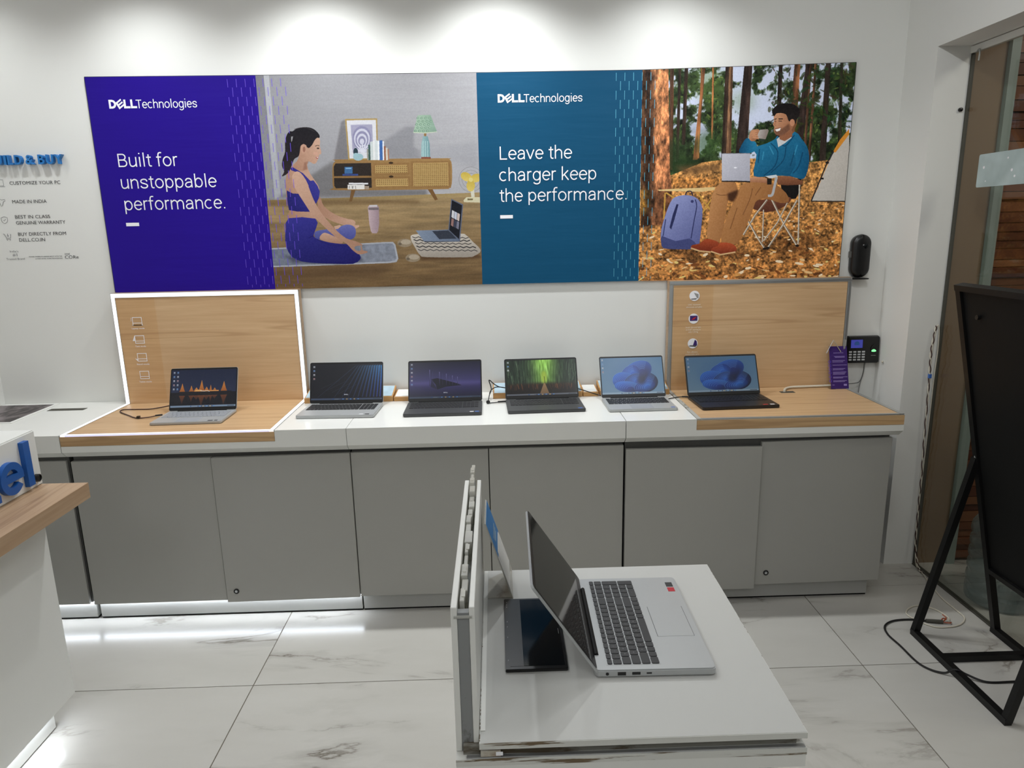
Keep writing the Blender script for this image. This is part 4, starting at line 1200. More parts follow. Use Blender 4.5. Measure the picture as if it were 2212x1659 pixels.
cabinet(-0.657, 0.549, 'grey two door cabinet in the middle behind the white table', [(-0.6565, -0.053, 0, -0.002, 0, 0), (-0.049, 0.546, 0, -0.001, 0, 0)])
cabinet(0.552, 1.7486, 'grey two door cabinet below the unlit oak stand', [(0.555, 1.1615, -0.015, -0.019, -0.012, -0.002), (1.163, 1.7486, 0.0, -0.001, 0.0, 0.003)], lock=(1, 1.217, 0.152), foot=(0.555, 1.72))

# ------------------------------------------------------------------ oak display stands
YP, PT = -0.06, 1.4617
def stand(x0, x1, label, lit):
    t = thing('display_stand', label, 'display stand', ((x0 + x1) / 2, -0.3, ZW))
    off = ((x0 + x1) / 2, -0.3, ZW)
    x0 += 0.0008; x1 -= 0.0008
    s = 0.021
    MB(off).box(x0, x1, YW - 0.0005, -0.002, ZW + 0.0006, ZT - 0.006).build('tray_edge', 'oak_edge', t)
    MB(off).box(x0 + s, x1 - s, YW + 0.016, YP - 0.001, ZT - 0.006, ZT).build('tray_top', 'oak_tray', t)
    MB(off).box(x0, x1, YP + 0.004, -0.0140, ZT - 0.006, PT).build('panel_core', 'oak_pale', t)
    MB(off).box(x0 + s, x1 - s, YP, YP + 0.004, ZT - 0.006, PT - s).build('back_panel', 'oak_panel', t)
    e = 0.0015
    segs = {'panel_top': ((x0 + e, x1 - e, YP - e, YP + 0.004, PT - s, PT - e), 'led'),
            'panel_left': ((x0 + e, x0 + s - e, YP - e, YP + 0.004, ZT, PT - s), 'led'),
            'panel_right': ((x1 - s + e, x1 - e, YP - e, YP + 0.004, ZT, PT - s), 'led'),
            'tray_left': ((x0 + e, x0 + s - e, YW + 0.002, YP, ZT - 0.006, ZT + e), 'led'),
            'tray_right': ((x1 - s + e, x1 - e, YW + 0.002, YP, ZT - 0.006, ZT + e), 'led'),
            'tray_front': ((x0 + s, x1 - s, YW + 0.002, YW + 0.016, ZT - 0.006, ZT + e * 0.6), 'led_front')}
    for k, (b, m) in segs.items():
        if lit:
            MB(off).box(*b).build('light_strip', m, t)
        else:
            MB(off).box(*b).build('empty_channel', 'aluminium_dirty' if k == 'tray_left' else 'aluminium', t)
            if k.startswith('panel'):
                q = list(b)
                if b[1] - b[0] < 0.03: q[0] += 0.006; q[1] -= 0.006
                else: q[4] += 0.006; q[5] -= 0.006
                q[2] -= 0.002; q[3] = q[2] + 0.002
                MB(off).box(*q).build('channel_lip', 'silver', t)
    # thin outline of the profile
    if lit:
        for b in ((x0, x1, YP - 0.002, YP + 0.004, PT - e, PT), (x0, x0 + e, YP - 0.002, YP + 0.004, ZT, PT), (x1 - e, x1, YP - 0.002, YP + 0.004, ZT, PT),
                  (x0 + s - e, x1 - s + e, YP - 0.002, YP + 0.004, PT - s - e, PT - s), (x0 + s - e, x0 + s, YP - 0.002, YP + 0.004, ZT, PT - s), (x1 - s, x1 - s + e, YP - 0.002, YP + 0.004, ZT, PT - s),
                  (x0, x0 + e, YW, YP, ZT - 0.006, ZT + 0.002), (x1 - e, x1, YW, YP, ZT - 0.006, ZT + 0.002), (x0 + s - e, x0 + s, YW + 0.016, YP, ZT - 0.006, ZT + 0.002), (x1 - s, x1 - s + e, YW + 0.016, YP, ZT - 0.006, ZT + 0.002)):
            MB(off).box(*b).build('profile_edge', 'aluminium', t)
    return t, off
lit, offl = stand(-1.8815, -0.9686, 'oak laptop stand outlined by glowing white light strips', True)
unlit, offr = stand(0.8587, 1.7745, 'oak laptop stand with dull empty metal channels on the right', False)
# clear film with printed icons, left
MB(offl).box(-1.858, -1.672, YP - 0.0009, YP - 0.0004, ZT + 0.02, PT - 0.023).build('clear_film', 'film', lit)
AX, AZ = (1, 0, 0), (0, 0, 1)
YI = YP - 0.0014
def flat(y):
    return lambda a, b: (a, y, b)
icons = MB(offl)
def icon_box(m, x0, x1, z0, z1, w=0.0030):
    h_ = w / 2
    for a, b in (((x0 - h_, z0), (x1 + h_, z0)), ((x0 - h_, z1), (x1 + h_, z1))):
        stroke(m, [a, b], w, flat(YI))
    for a, b in (((x0, z0), (x0, z1)), ((x1, z0), (x1, z1))):
        stroke(m, [a, b], w, flat(YI - 0.0002))
for k, (z1, z0, txt) in enumerate(((1.342, 1.304, 'Laptop mode'), (1.252, 1.2145, 'Tent mode'), (1.163, 1.1245, 'Stand mode'), (1.073, 1.035, 'Tablet mode'))):
    icon_box(icons, -1.790, -1.746, z0, z1)
    stroke(icons, [(-1.789, z0 + 0.011), (-1.747, z0 + 0.011)], 0.0026, flat(YI - 0.0003))
    if k == 0: stroke(icons, [(-1.797, z1), (-1.797, z1 - 0.016), (-1.800, z1 - 0.018)], 0.0016, flat(YI)); stroke(icons, [(-1.794, z0), (-1.742, z0)], 0.003, flat(YI))
    if k == 1: icons.add([(-1.803, YI, z1 - 0.026), (-1.792, YI, z1 - 0.026), (-1.792, YI, z1)], [(0, 1, 2)])
    if k == 2: icons.add([(-1.803, YI, z0 + 0.014), (-1.792, YI, z0), (-1.792, YI, z0 + 0.010)], [(0, 1, 2)])
    lettering(icons, txt, (-1.768, YI, z0 - 0.019), AX, AZ, 0.062 if len(txt) > 9 else 0.052, 0.0072, 0.012, align='center')
icons.build('printed_icons', 'print_white', lit, kind='stuff')
# printed circles, right
MB(offr).box(0.885, 1.080, YP - 0.0009, YP - 0.0004, ZT + 0.02, PT - 0.023).build('clear_film', 'film', unlit)
for k, (z, lines) in enumerate(((1.3866, ('CNC machined', 'aluminium and glass')), (1.2726, ('Small, thin and light', 'at 0.60" starting at', 'only 1.24 kg')), (1.1469, ('Fast, efficient,', 'comfortable zero-')))):
    x = 0.986
    ci = MB(offr); pts = circle(x, z, 0.0255, 28)
    ci.prism(pts, 'y', YI, YI + 0.0004); ci.build('picture_disc', 'print_white', unlit)
    a = MB(offr); b = MB(offr)
    y2 = YI - 0.0004
    if k == 0:
        a.add([(x - 0.004, y2, z + 0.016), (x + 0.013, y2, z - 0.012), (x + 0.02, y2, z - 0.012), (x + 0.02, y2, z + 0.008)], [(0, 1, 2, 3)]); b.add([(x - 0.018, y2, z - 0.014), (x + 0.013, y2, z - 0.012), (x + 0.008, y2, z - 0.018), (x - 0.014, y2, z - 0.018)], [(0, 1, 2, 3)])
        a.build('printed_lid', 'cable_grey', unlit); b.build('printed_base', 'grey_dark', unlit)
    elif k == 1:
        a.add([(x - 0.019, y2, z - 0.011), (x + 0.019, y2, z - 0.011), (x + 0.019, y2, z + 0.015), (x - 0.019, y2, z + 0.015)], [(0, 1, 2, 3)]); a.build('printed_screen', 'card_purple', unlit)
        b.add([(x - 0.012, y2 - .0003, z - 0.006), (x + 0.004, y2 - .0003, z - 0.004), (x + 0.014, y2 - .0003, z + 0.010), (x - 0.002, y2 - .0003, z + 0.004)], [(0, 1, 2, 3)]); b.build('printed_glow', 'sticker_red', unlit)
    else:
        a.add([(x + 0.001, y2, z - 0.010), (x + 0.022, y2, z - 0.010), (x + 0.020, y2, z + 0.010), (x + 0.010, y2, z + 0.020)], [(0, 1, 2, 3)]); a.build('printed_screen', 'card_purple', unlit)
        b.add([(x - 0.022, y2, z - 0.014), (x + 0.014, y2, z - 0.018), (x + 0.022, y2, z - 0.010), (x - 0.012, y2, z - 0.009)], [(0, 1, 2, 3)]); b.build('printed_base', 'grey_dark', unlit)
    tx = MB(offr)
    for i, ln in enumerate(lines):
        lettering(tx, ln, (x, YI, z - 0.047 - i * 0.0115), AX, AZ, None, 0.0068, 0.010, align='center')
    tx.build('lettering', 'print_cream', unlit, kind='stuff')

# ------------------------------------------------------------------ banner
YBAN = -0.012
ban = thing('banner', 'wide wall banner with purple, yoga room, teal and forest panels', 'banner', (-0.076, -0.006, BAN['B']))
offb = (-0.076, -0.006, BAN['B'])
def strip_panel(name, mat, x0, x1, t0, t1, b0, b1, uv=False):
    m = MB(offb)
    y = YBAN
    if uv:
        m.quad_uv([(x0, y, b0), (x1, y, b1), (x1, y, t1), (x0, y, t0)])
        m.add([(x0, -0.001, b0), (x1, -0.001, b1), (x1, -0.001, t1), (x0, -0.001, t0)], [(3, 2, 1, 0)])
    else:
        m.prism([(x0, b0), (x1, b1), (x1, t1), (x0, t0)], 'y', -0.001, y)
    return m.build(name, mat, ban)
tops = {BAN['L']: (2.4545, 1.462), BAN['s1']: (2.450, 1.461), BAN['s2']: (2.446, 1.463), BAN['s3']: (2.446, 1.463), BAN['R']: (2.464, 1.450)}
def seg(name, mat, a, b, uv=False):
    return strip_panel(name, mat, a, b, tops[a][0], tops[b][0], tops[a][1], tops[b][1], uv)
seg('purple_panel', 'purple_print', BAN['L'], BAN['s1'])
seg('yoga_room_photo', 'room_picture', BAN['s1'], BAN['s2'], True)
seg('teal_panel', 'teal_print', BAN['s2'], BAN['s3'])
seg('forest_photo', 'forest_picture', BAN['s3'], BAN['R'], True)
# thin dark strips along the top and sides of the fabric
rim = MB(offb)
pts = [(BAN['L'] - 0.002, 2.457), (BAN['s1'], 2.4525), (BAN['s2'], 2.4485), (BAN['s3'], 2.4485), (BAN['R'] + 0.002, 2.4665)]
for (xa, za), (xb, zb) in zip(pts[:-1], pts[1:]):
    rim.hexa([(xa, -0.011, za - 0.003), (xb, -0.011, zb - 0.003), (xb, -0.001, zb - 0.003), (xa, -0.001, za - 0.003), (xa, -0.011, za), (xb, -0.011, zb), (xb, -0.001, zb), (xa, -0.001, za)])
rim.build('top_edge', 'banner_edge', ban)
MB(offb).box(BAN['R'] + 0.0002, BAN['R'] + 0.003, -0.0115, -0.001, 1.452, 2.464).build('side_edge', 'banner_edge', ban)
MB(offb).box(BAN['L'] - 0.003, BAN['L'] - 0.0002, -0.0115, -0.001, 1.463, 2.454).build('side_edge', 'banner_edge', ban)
YT = YBAN - 0.0012
def dell_logo(m, x, z, w, h):
    """four heavy letters, the second one tilted"""
    u = w / 3.62
    def P(a, b): return (x + a * u, YT, z + b * h)
    # D
    t = 0.26
    outer = [(0, 0), (.45, 0), (.72, .08), (.90, .28), (.95, .5), (.90, .72), (.72, .92), (.45, 1), (0, 1)]
    inner = [(t, .24), (.43, .24), (.58, .30), (.66, .42), (.67, .5), (.66, .58), (.58, .70), (.43, .76), (t, .76)]
    n = len(outer)
    m.add([P(*p) for p in outer] + [P(*p) for p in inner], [(i, (i + 1) % n, n + (i + 1) % n, n + i) for i in range(n)])
    # tilted E: three parallel slanted strokes joined by a spine
    cx, cy, cs, sn = 1.44, 0.5, math.cos(0.62), math.sin(0.62)
    def E(a, b):
        X, Y = a * cs - b * sn * 0.8, a * sn * 0.9 + b * cs
        return P(cx + X, cy + Y)
    for a0, a1, b0, b1 in ((-.44, -.20, -.46, .46), (-.21, .44, -.46, -.26), (-.21, .44, -.10, .10), (-.21, .44, .26, .46)):
        m.add([E(a0, b0), E(a1, b0), E(a1, b1), E(a0, b1)], [(0, 1, 2, 3)])
    for xo in (1.92, 2.80):
        m.add([P(xo, 0), P(xo + .82, 0), P(xo + .82, .24), P(xo + .27, .24), P(xo + .27, 1), P(xo, 1)], [(0, 1, 2, 3, 4, 5)])
for px, logo, tech, lines, rect in ((0, (-1.784, 2.3157, 0.129, 0.0385), (-1.655, 2.3150, 0.277, 0.0375),
                                     (('Built for', -1.7765, 2.0542, 0.2755), ('unstoppable', -1.7762, 1.9544, 0.4476), ('performance.', -1.7731, 1.8545, 0.4799)), (-1.781, 1.7796)),
                                    (1, (0.0301, 2.3130, 0.1265, 0.0370), (0.1566, 2.3123, 0.2732, 0.0358),
                                     (('Leave the', 0.0354, 2.0552, 0.3427), ('charger keep', 0.0330, 1.9560, 0.4646), ('the performance.', 0.0328, 1.8590, 0.6189)), (0.0289, 1.7800))):
    m = MB(offb); dell_logo(m, *logo)
    m.build('logo', 'print_white', ban)
    m = MB(offb)
    light_text(m, 'Technologies', tech[0], YT, tech[1], tech[2], tech[3], 0.105)
    m.build('logo_lettering', 'print_white', ban)
    for tx_, x, z_, w_ in lines:
        for wi in range(tx_.count(' ') + 1):
            m = MB(offb)
            light_text(m, tx_, x, YT, z_, w_, 0.0600, word=wi)
            m.build('slogan_word', 'print_white', ban)
    m = MB(offb)
    m.add([(rect[0], YT, rect[1]), (rect[0] + 0.062, YT, rect[1]), (rect[0] + 0.062, YT, rect[1] + 0.016), (rect[0], YT, rect[1] + 0.016)], [(0, 1, 2, 3)])
    m.build('slogan_bar', 'print_white', ban)
for x0, n, mat in ((-1.219, 14, 'dash_purple'), (0.589, 10, 'dash_teal')):
    m = MB(offb)
    for i in range(n):
        x = x0 + 0.0205 * i - (0.008 if mat == 'dash_purple' else 0)
        z = 2.44 - (0.0415 if i % 2 else 0)
        while z > 1.48:
            wd = 0.0022
            zz = max(z - 0.040, 1.472)
            y = YBAN - 0.0007
            m.add([(x, y, zz), (x + wd, y, zz), (x + wd, y, min(z, 2.436)), (x, y, min(z, 2.436))], [(0, 1, 2, 3)])
            z -= 0.083
    m.build('printed_dashes', mat, ban, kind='stuff')

# ------------------------------------------------------------------ lettering on the back wall
YL = -0.0012
sg = thing('wall_sign', 'raised blue capital lettering mounted at the top left of the wall', 'sign', (-2.22, -0.001, 2.075))
offs = (-2.22, -0.001, 2.075)
full = text_geo('BUILD & BUY', 0.03)
# letters one by one, spaced like the whole line
xs = [('B', -2.395, .030), ('U', -2.357, .034), ('I', -2.3130, .0105), ('L', -2.2960, .026), ('D', -2.2640, .0325), ('&', -2.2125, .036), ('B', -2.1540, .029), ('U', -2.1170, .033), ('Y', -2.0775, .037)]
for ch, x, w in xs:
    m = MB(offs)
    lettering(m, ch, (x + 0.008, -0.012, 2.0745), AX, AZ, w, 0.0405, 0.022, 0.011)
    m.build('letter', 'letter_blue', sg)
def decal(name, label, x, z, lines, draw=None):
    t = thing(name, label, 'wall decal', (x, 0, z), group='black printed decals on the left of the back wall')
    o = (x, 0, z)
    m = MB(o)
    for tx_, xx, zz, w_, cap, b in lines:
        lettering(m, tx_, (xx, YL, zz), AX, AZ, w_, cap, b)
    m.build('lettering', 'print_black', t)
    if draw:
        m = MB(o)
        for pts in draw:
            stroke(m, pts, 0.0016, flat(YL))
        m.build('line_icon', 'print_black', t, kind='stuff')
decal('wall_decal', 'black decal with a laptop outline, first line below the blue letters', -2.31, 1.983, [('CUSTOMIZE YOUR PC', -2.3102, 1.9833, 0.2397, 0.0156, 0.0)],
      [[(-2.378, 2.007), (-2.339, 2.007), (-2.339, 1.979), (-2.378, 1.979), (-2.378, 2.007)], [(-2.384, 1.9755), (-2.333, 1.9755)]])
decal('wall_decal', 'black decal with a country map outline, second line below the blue letters', -2.31, 1.897, [('MADE IN INDIA', -2.3119, 1.8974, 0.1631, 0.0156, 0.0)],
      [[(-2.372, 1.922), (-2.362, 1.914), (-2.346, 1.916), (-2.345, 1.909), (-2.354, 1.906), (-2.361, 1.888), (-2.367, 1.884), (-2.372, 1.902), (-2.380, 1.906), (-2.372, 1.922)]])
decal('wall_decal', 'black decal with a ticked shield and two lines of capitals', -2.31, 1.80, [('BEST IN CLASS', -2.3113, 1.8259, 0.1667, 0.0158, 0.0), ('GENUINE WARRANTY', -2.3115, 1.7982, 0.2354, 0.0157, 0.0)],
      [[(-2.3635, 1.8365), (-2.349, 1.831), (-2.349, 1.818), (-2.354, 1.810), (-2.365, 1.8035), (-2.374, 1.810), (-2.379, 1.818), (-2.378, 1.831), (-2.3635, 1.8365)], [(-2.370, 1.820), (-2.366, 1.816), (-2.358, 1.825)]])
decal('wall_decal', 'black decal with a shopping cart outline and a web address', -2.31, 1.72, [('BUY DIRECTLY FROM', -2.3108, 1.7447, 0.2294, 0.0158, 0.0), ('DELL.CO.IN', -2.3103, 1.7173, 0.1238, 0.0158, 0.0)],
      [[(-2.3825, 1.756), (-2.377, 1.755), (-2.369, 1.735), (-2.350, 1.735), (-2.346, 1.753), (-2.350, 1.753)], [(-2.361, 1.756), (-2.361, 1.743), (-2.365, 1.747)], [(-2.361, 1.743), (-2.357, 1.747)],
       [(-2.369, 1.735), (-2.371, 1.730), (-2.349, 1.730)], [(-2.368, 1.727), (-2.365, 1.7245), (-2.368, 1.7245)], [(-2.354, 1.727), (-2.351, 1.7245), (-2.354, 1.7245)]])
decal('wall_decal', 'small three line trusted brand decal at the lower left of the wall print', -2.345, 1.63, [("India's", -2.3646, 1.6669, 0.0403, 0.0096, -0.01), ('#1', -2.3547, 1.6477, 0.0223, 0.0140, -0.01), ('Trusted Brand', -2.3878, 1.6306, 0.0887, 0.0098, -0.01)])
decal('wall_decal', 'tiny two line processor slogan decal low on the wall', -2.2, 1.63, [("POWER WHERE IT'S NEEDED MOST WITH THE", -2.2768, 1.6418, 0.1595, 0.0046, 0.01), ('LATEST INTEL CORE PROCESSORS', -2.2483, 1.6316, 0.1313, 0.0046, 0.01)])
decal('wall_decal', 'black processor logo decal nearest the banner corner', -2.07, 1.63, [('intel', -2.1026, 1.6503, 0.0231, 0.0090, 0.0), ('CORe', -2.1048, 1.6313, 0.0661, 0.0150, 0.0)])

# ------------------------------------------------------------------ laptops
def key_rows(numpad):
    main = [[1] * 14, [1] * 13 + [1.7], [1.4] + [1] * 12 + [1.3], [1.7] + [1] * 11 + [2.0], [2.2] + [1] * 10 + [2.5], [1.3, 1, 1, 1, 5.2, 1, 1, 1.05, 1.05, 1.05]]
    return main
LEG = ['', '`1234567890-= ', ' QWERTYUIOP[] ', ' ASDFGHJKL;\' ', ' ZXCVBNM,./ ', '']
def key_boxes(w, d, y_top, numpad):
    """rectangles (x0, x1, y0, y1, legend) of every key; x across, y towards the hinge"""
    kw = w * 0.905
    x_start = -kw / 2
    main_w = kw * (0.765 if numpad else 1.0)
    hs = [0.62, 1, 1, 1, 1, 0.92]
    pitch = d / sum(hs)
    out = []
    y = y_top
    gap = 0.0024
    for r, row in enumerate(key_rows(numpad)):
        u = main_w / sum(row)
        hgt = hs[r] * pitch
        x = x_start
        for k, n in enumerate(row):
            out.append((x + gap / 2, x + n * u - gap / 2, y - hgt + gap / 2, y - gap / 2, LEG[r][k] if k < len(LEG[r]) else ''))
            x += n * u
        if numpad:
            nx = x_start + main_w + gap * 0.6
            nu = (kw - main_w - gap * 0.6) / 4
            for k in range(4):
                if k == 3 and r in (3, 5): continue
                h2 = hgt if not (k == 3 and r in (2, 4)) else hgt + hs[r + 1] * pitch
                if r == 5 and k == 1: continue
                x1 = nx + (k + (2 if r == 5 and k == 0 else 1)) * nu
                lg = {1: ('', '/', '*', '-'), 2: '789+', 3: '456 ', 4: '123 ', 5: '0 . '}.get(r, '    ')[k]
                out.append((nx + k * nu + gap / 2, x1 - gap / 2, y - h2 + gap / 2, y - gap / 2, lg))
        y -= hgt
    return out
def laptop(label, loc, rot, w, d, lid, lean, body, keym, screen, numpad=True, stickers=(), cats='laptop', big=False, deck=None, pad_x=0.0, group='laptops on display along the back counter', pad_mat=None, bezel=0.006, chin=0.018, drop=0.0, th=0.0150):
    t = thing('laptop', label, cats, loc, math.radians(rot), group)
    b = MB().prism(rounded(-w / 2, w / 2, -d / 2, d / 2, 0.010), 'z', 0.0015, th).build('base', body, t, bevel=0.0022, seg=2)
    for sx in (-1, 1):
        MB().box(sx * w * 0.38 - 0.02, sx * w * 0.38 + 0.02, -d / 2 + 0.012, -d / 2 + 0.02, 0.0, 0.0016).build('rubber_foot', 'black_matt', t)
        MB().box(sx * w * 0.38 - 0.02, sx * w * 0.38 + 0.02, d / 2 - 0.03, d / 2 - 0.022, 0.0, 0.0016).build('rubber_foot', 'black_matt', t)
    kd = min(0.104, d * 0.46)
    ytop = d / 2 - 0.026
    keys = key_boxes(w, kd, ytop, numpad)
    xa, xb = min(k[0] for k in keys), max(k[1] for k in keys)
    MB().box(xa - 0.002, xb + 0.002, ytop - kd - 0.0015, ytop + 0.0015, th, th + 0.0003).build('keyboard_bed', deck or body, t)
    if big:
        leg = MB()
        for x0, x1, y0, y1, ch in keys:
            MB().prism(rounded(x0, x1, y0, y1, 0.0022, 2), 'z', th + 0.0003, th + 0.0019).build('key', keym, t)
            if ch.strip():
                lettering(leg, ch, ((x0 + x1) / 2 - 0.001, (y0 + y1) / 2 - 0.001, th + 0.0021), (1, 0, 0), (0, 1, 0), None, 0.0030, -0.02, res=1)
        leg.build('key_legends', 'legend', t, kind='stuff')
    else:
        m = MB()
        for x0, x1, y0, y1, ch in keys:
            m.box(x0, x1, y0, y1, th + 0.0003, th + 0.0018)
        m.build('keyboard_keys', keym, t, kind='stuff')
    pw, pd = w * 0.32, (d - 0.026 - kd) * 0.72
    py = (-d / 2 + (ytop - kd)) / 2
    MB().box(pad_x - pw / 2, pad_x + pw / 2, py - pd / 2, py + pd / 2, th, th + 0.0004).build('touchpad', pad_mat or body, t)
    if big:
        for x0, x1 in ((pad_x - pw / 2, pad_x - pw / 2 + 0.0007), (pad_x + pw / 2 - 0.0007, pad_x + pw / 2)):
            pass
        for y0 in (py - pd / 2, py + pd / 2):
            MB().box(pad_x - pw / 2, pad_x + pw / 2, y0 - 0.0004, y0 + 0.0004, th, th + 0.0006).build('touchpad_seam', 'grey_dark', t)
    for x, mt, sw in stickers:
        MB().box(x - sw / 2, x + sw / 2, -d / 2 + 0.012, -d / 2 + 0.024 + (0.004 if big else 0), th, th + 0.0004).build('sticker', mt, t)
    # lid
    a = math.radians(lean)
    hy, hz = d / 2 - 0.006, th - 0.001
    u = Vector((0, math.sin(a), math.cos(a))); n = Vector((0, -math.cos(a), math.sin(a)))
    def P(x, s, k): return Vector((x, hy, hz)) + u * s + n * k
    def slab(poly, k0, k1, name, mat, parent, bev=0.0):
        m = MB(); N_ = len(poly)
        vs = [P(x, s, k0) for x, s in poly] + [P(x, s, k1) for x, s in poly]
        m.add(vs, [tuple(reversed(range(N_))), tuple(range(N_, 2 * N_))] + [(i, (i + 1) % N_, N_ + (i + 1) % N_, N_ + i) for i in range(N_)])
        return m.build(name, mat, parent, bevel=bev, seg=2)
    L = slab(rounded(-w / 2, w / 2, 0.002 - drop, lid, 0.009), -0.0055, 0.0, 'lid', body, t, 0.0012)
    slab(rounded(-w / 2 + 0.0012, w / 2 - 0.0012, 0.003, lid - 0.0012, 0.008), 0.0, 0.0006, 'bezel', 'black' if body != 'laptop_grey' else 'black', L)
    sx, s0, s1 = w / 2 - bezel, chin, lid - 0.009
    m = MB()
    q = [P(-sx, s0, 0.0009), P(sx, s0, 0.0009), P(sx, s1, 0.0009), P(-sx, s1, 0.0009)]
    m.quad_uv(q)
    m.build('screen', screen, L)
    slab(circle(0, lid - 0.0048, 0.0016, 10), 0.0006, 0.0011, 'webcam', 'gasket', L)
    # hinge barrel
    MB().tube([(-w * 0.36, hy - 0.003, hz + 0.001), (w * 0.36, hy - 0.003, hz + 0.001)], 0.0045, 8).build('hinge', 'black_matt', t)
    return t, P
laptop('slim silver laptop with a night temple screen on the lit oak stand', (-1.404, -0.487 + 0.105, ZT), 1.0, 0.317, 0.21, 0.208, 23, 'laptop_silver', 'key_silver', 'temple_screen', False, ((0.105, 'key_dark', 0.022), (0.13, 'key_dark', 0.014)), pad_mat='key_silver', th=0.0125)
laptop('silver laptop with dark keys and blue light rays on its screen', (-0.743, -0.447 + 0.114, ZT), -2.4, 0.358, 0.228, 0.202, 17.5, 'laptop_silver', 'key_dark', 'rays_screen', True, ((0.118, 'sticker_white', 0.018), (0.145, 'key_dark', 0.020)), pad_x=-0.03)
laptop('dark grey laptop showing a purple jetty scene on the middle worktop', (-0.2585, -0.459 + 0.114, ZT), 0.4, 0.358, 0.228, 0.206, 24, 'laptop_grey', 'key_dark', 'dock_screen', True, ((0.133, 'sticker_white', 0.018), (0.157, 'sticker_blue', 0.018)), pad_x=-0.03)
laptop('dark grey laptop showing a green bamboo path beside the looped cable', (0.2155, -0.447 + 0.114, ZT), 1.8, 0.358, 0.228, 0.205, 27, 'laptop_grey', 'key_dark', 'bamboo_screen', True, ((0.155, 'sticker_blue', 0.020),), pad_x=-0.03)
laptop('silver blue laptop with a blue ribbon swirl screen on the white worktop', (0.6575, -0.464 + 0.114, ZT), 0.6, 0.316, 0.228, 0.211, 27.5, 'laptop_silver', 'key_dark', 'ribbon_screen', False, ((0.138, 'sticker_blue', 0.018),), pad_mat='key_silver', th=0.0130)
laptop('black laptop with a blue ribbon swirl screen on the unlit oak stand', (1.1005, -0.470 + 0.114, ZT), 2.2, 0.360, 0.228, 0.202, 24.5, 'laptop_black', 'key_black', 'ribbon_screen_dim', True, ((0.118, 'sticker_red', 0.022), (0.150, 'sticker_white', 0.020)), pad_x=-0.03)

# ------------------------------------------------------------------ wooden price card stands behind the laptops
def riser(x0, x1, label, card=None, low=False):
    t = thing('card_stand', label, 'card stand', ((x0 + x1) / 2, -0.09, ZT), group='small wooden card stands along the wall')
    off = ((x0 + x1) / 2, -0.09, ZT)
    y0, y1 = -0.150, -0.016
    zf, zb = (ZT + 0.022, ZT + 0.030) if low else (ZT + 0.026, ZT + 0.052)
    MB(off).prism([(y0, ZT), (y1, ZT), (y1, zb), (y0, zf)], 'x', x0, x1).build('block', 'pine', t, bevel=0.0012, seg=1)
    if card:
        e = 0.006
        k = (zb - zf) / (y1 - y0)
        def zz(y): return zf + k * (y - y0)
        MB(off).hexa([(x0 + e, y0 + e, zz(y0 + e) + .0002), (x1 - e, y0 + e, zz(y0 + e) + .0002), (x1 - e, y1 - e, zz(y1 - e) + .0002), (x0 + e, y1 - e, zz(y1 - e) + .0002),
                      (x0 + e, y0 + e, zz(y0 + e) + .0012), (x1 - e, y0 + e, zz(y0 + e) + .0012), (x1 - e, y1 - e, zz(y1 - e) + .0012), (x0 + e, y1 - e, zz(y1 - e) + .0012)]).build('card', card, t)
    return t
riser(-0.962, -0.524, 'long pine card stand with a pale blue card behind the silver laptop', 'card_sky')
riser(-0.520, -0.20, 'low pine card stand with a white card left of the jetty screen laptop', 'card_white', True)
riser(-0.028, 0.418, 'pine card stand behind the bamboo screen laptop', 'card_sky')
riser(0.421, 0.497, 'short pine card stand between the bamboo and ribbon screen laptops', 'card_white', True)
riser(0.505, 0.853, 'pine card stand behind the silver blue laptop', 'card_sky')

# ------------------------------------------------------------------ cables on the counter
def cable(name, label, pts, r, mat, n=7, cat='cable', extra=None):
    p0 = Vector(pts[0])
    t = thing(name, label, cat, p0)
    MB(p0).tube(catmull(pts, 8), r, n).build('cord', mat, t, smooth=True)
    if extra: extra(t, p0)
    return t
def plug(pa, pb, r, mat):
    def f(t, off):
        MB(off).tube([pa, pb], r, 8).build('plug', mat, t)
    return f
def tie_and_plug(t, off):
    MB(off).tube([(-1.600, -0.345, 0.916), (-1.572, -0.332, 0.916)], 0.0042, 8).build('plug', 'cable_black', t)
    MB(off).box(-1.676, -1.664, -0.367, -0.353, 0.909, 0.920).build('cable_tie', 'black', t)
cable('power_cable', 'thin dark red brown cable curling left of the temple screen laptop', [(-1.52, -0.12, 0.911), (-1.60, -0.11, 0.911), (-1.66, -0.17, 0.911), (-1.70, -0.195, 0.911), (-1.76, -0.195, 0.911), (-1.825, -0.196, 0.911), (-1.815, -0.24, 0.911), (-1.74, -0.31, 0.911), (-1.68, -0.36, 0.911), (-1.63, -0.36, 0.912), (-1.595, -0.343, 0.915)], 0.0026, 'cable_brown', extra=tie_and_plug)
def plug4(t, off):
    MB(off).tube([(-0.005, -0.243, 0.9145), (0.034, -0.237, 0.9145)], 0.0045, 8).build('plug', 'cable_black', t)
    MB(off).lathe([(0.001, 0), (0.009, 0.003), (0.010, 0.009), (0.007, 0.015), (0.001, 0.016)], (-0.052, -0.246, 0.9075), 10).build('ferrite_bead', 'black', t)
cable('power_cable', 'black cable looped upright left of the bamboo screen laptop', [(0.0, -0.242, 0.9135), (-0.03, -0.248, 0.912), (-0.050, -0.246, 0.915), (-0.046, -0.215, 0.94), (-0.036, -0.170, 0.962), (-0.046, -0.156, 1.000), (-0.040, -0.155, 1.001), (-0.024, -0.153, 0.985), (0.004, -0.152, 0.968), (0.05, -0.155, 0.96)], 0.0026, 'cable_black', extra=plug4)
cable('power_cable', 'black cable hanging over the card stand near the bamboo laptop', [(-0.046, -0.159, 0.935), (-0.036, -0.158, 0.955), (-0.01, -0.156, 0.968), (0.03, -0.156, 0.964), (0.055, -0.16, 0.955)], 0.0024, 'cable_black')
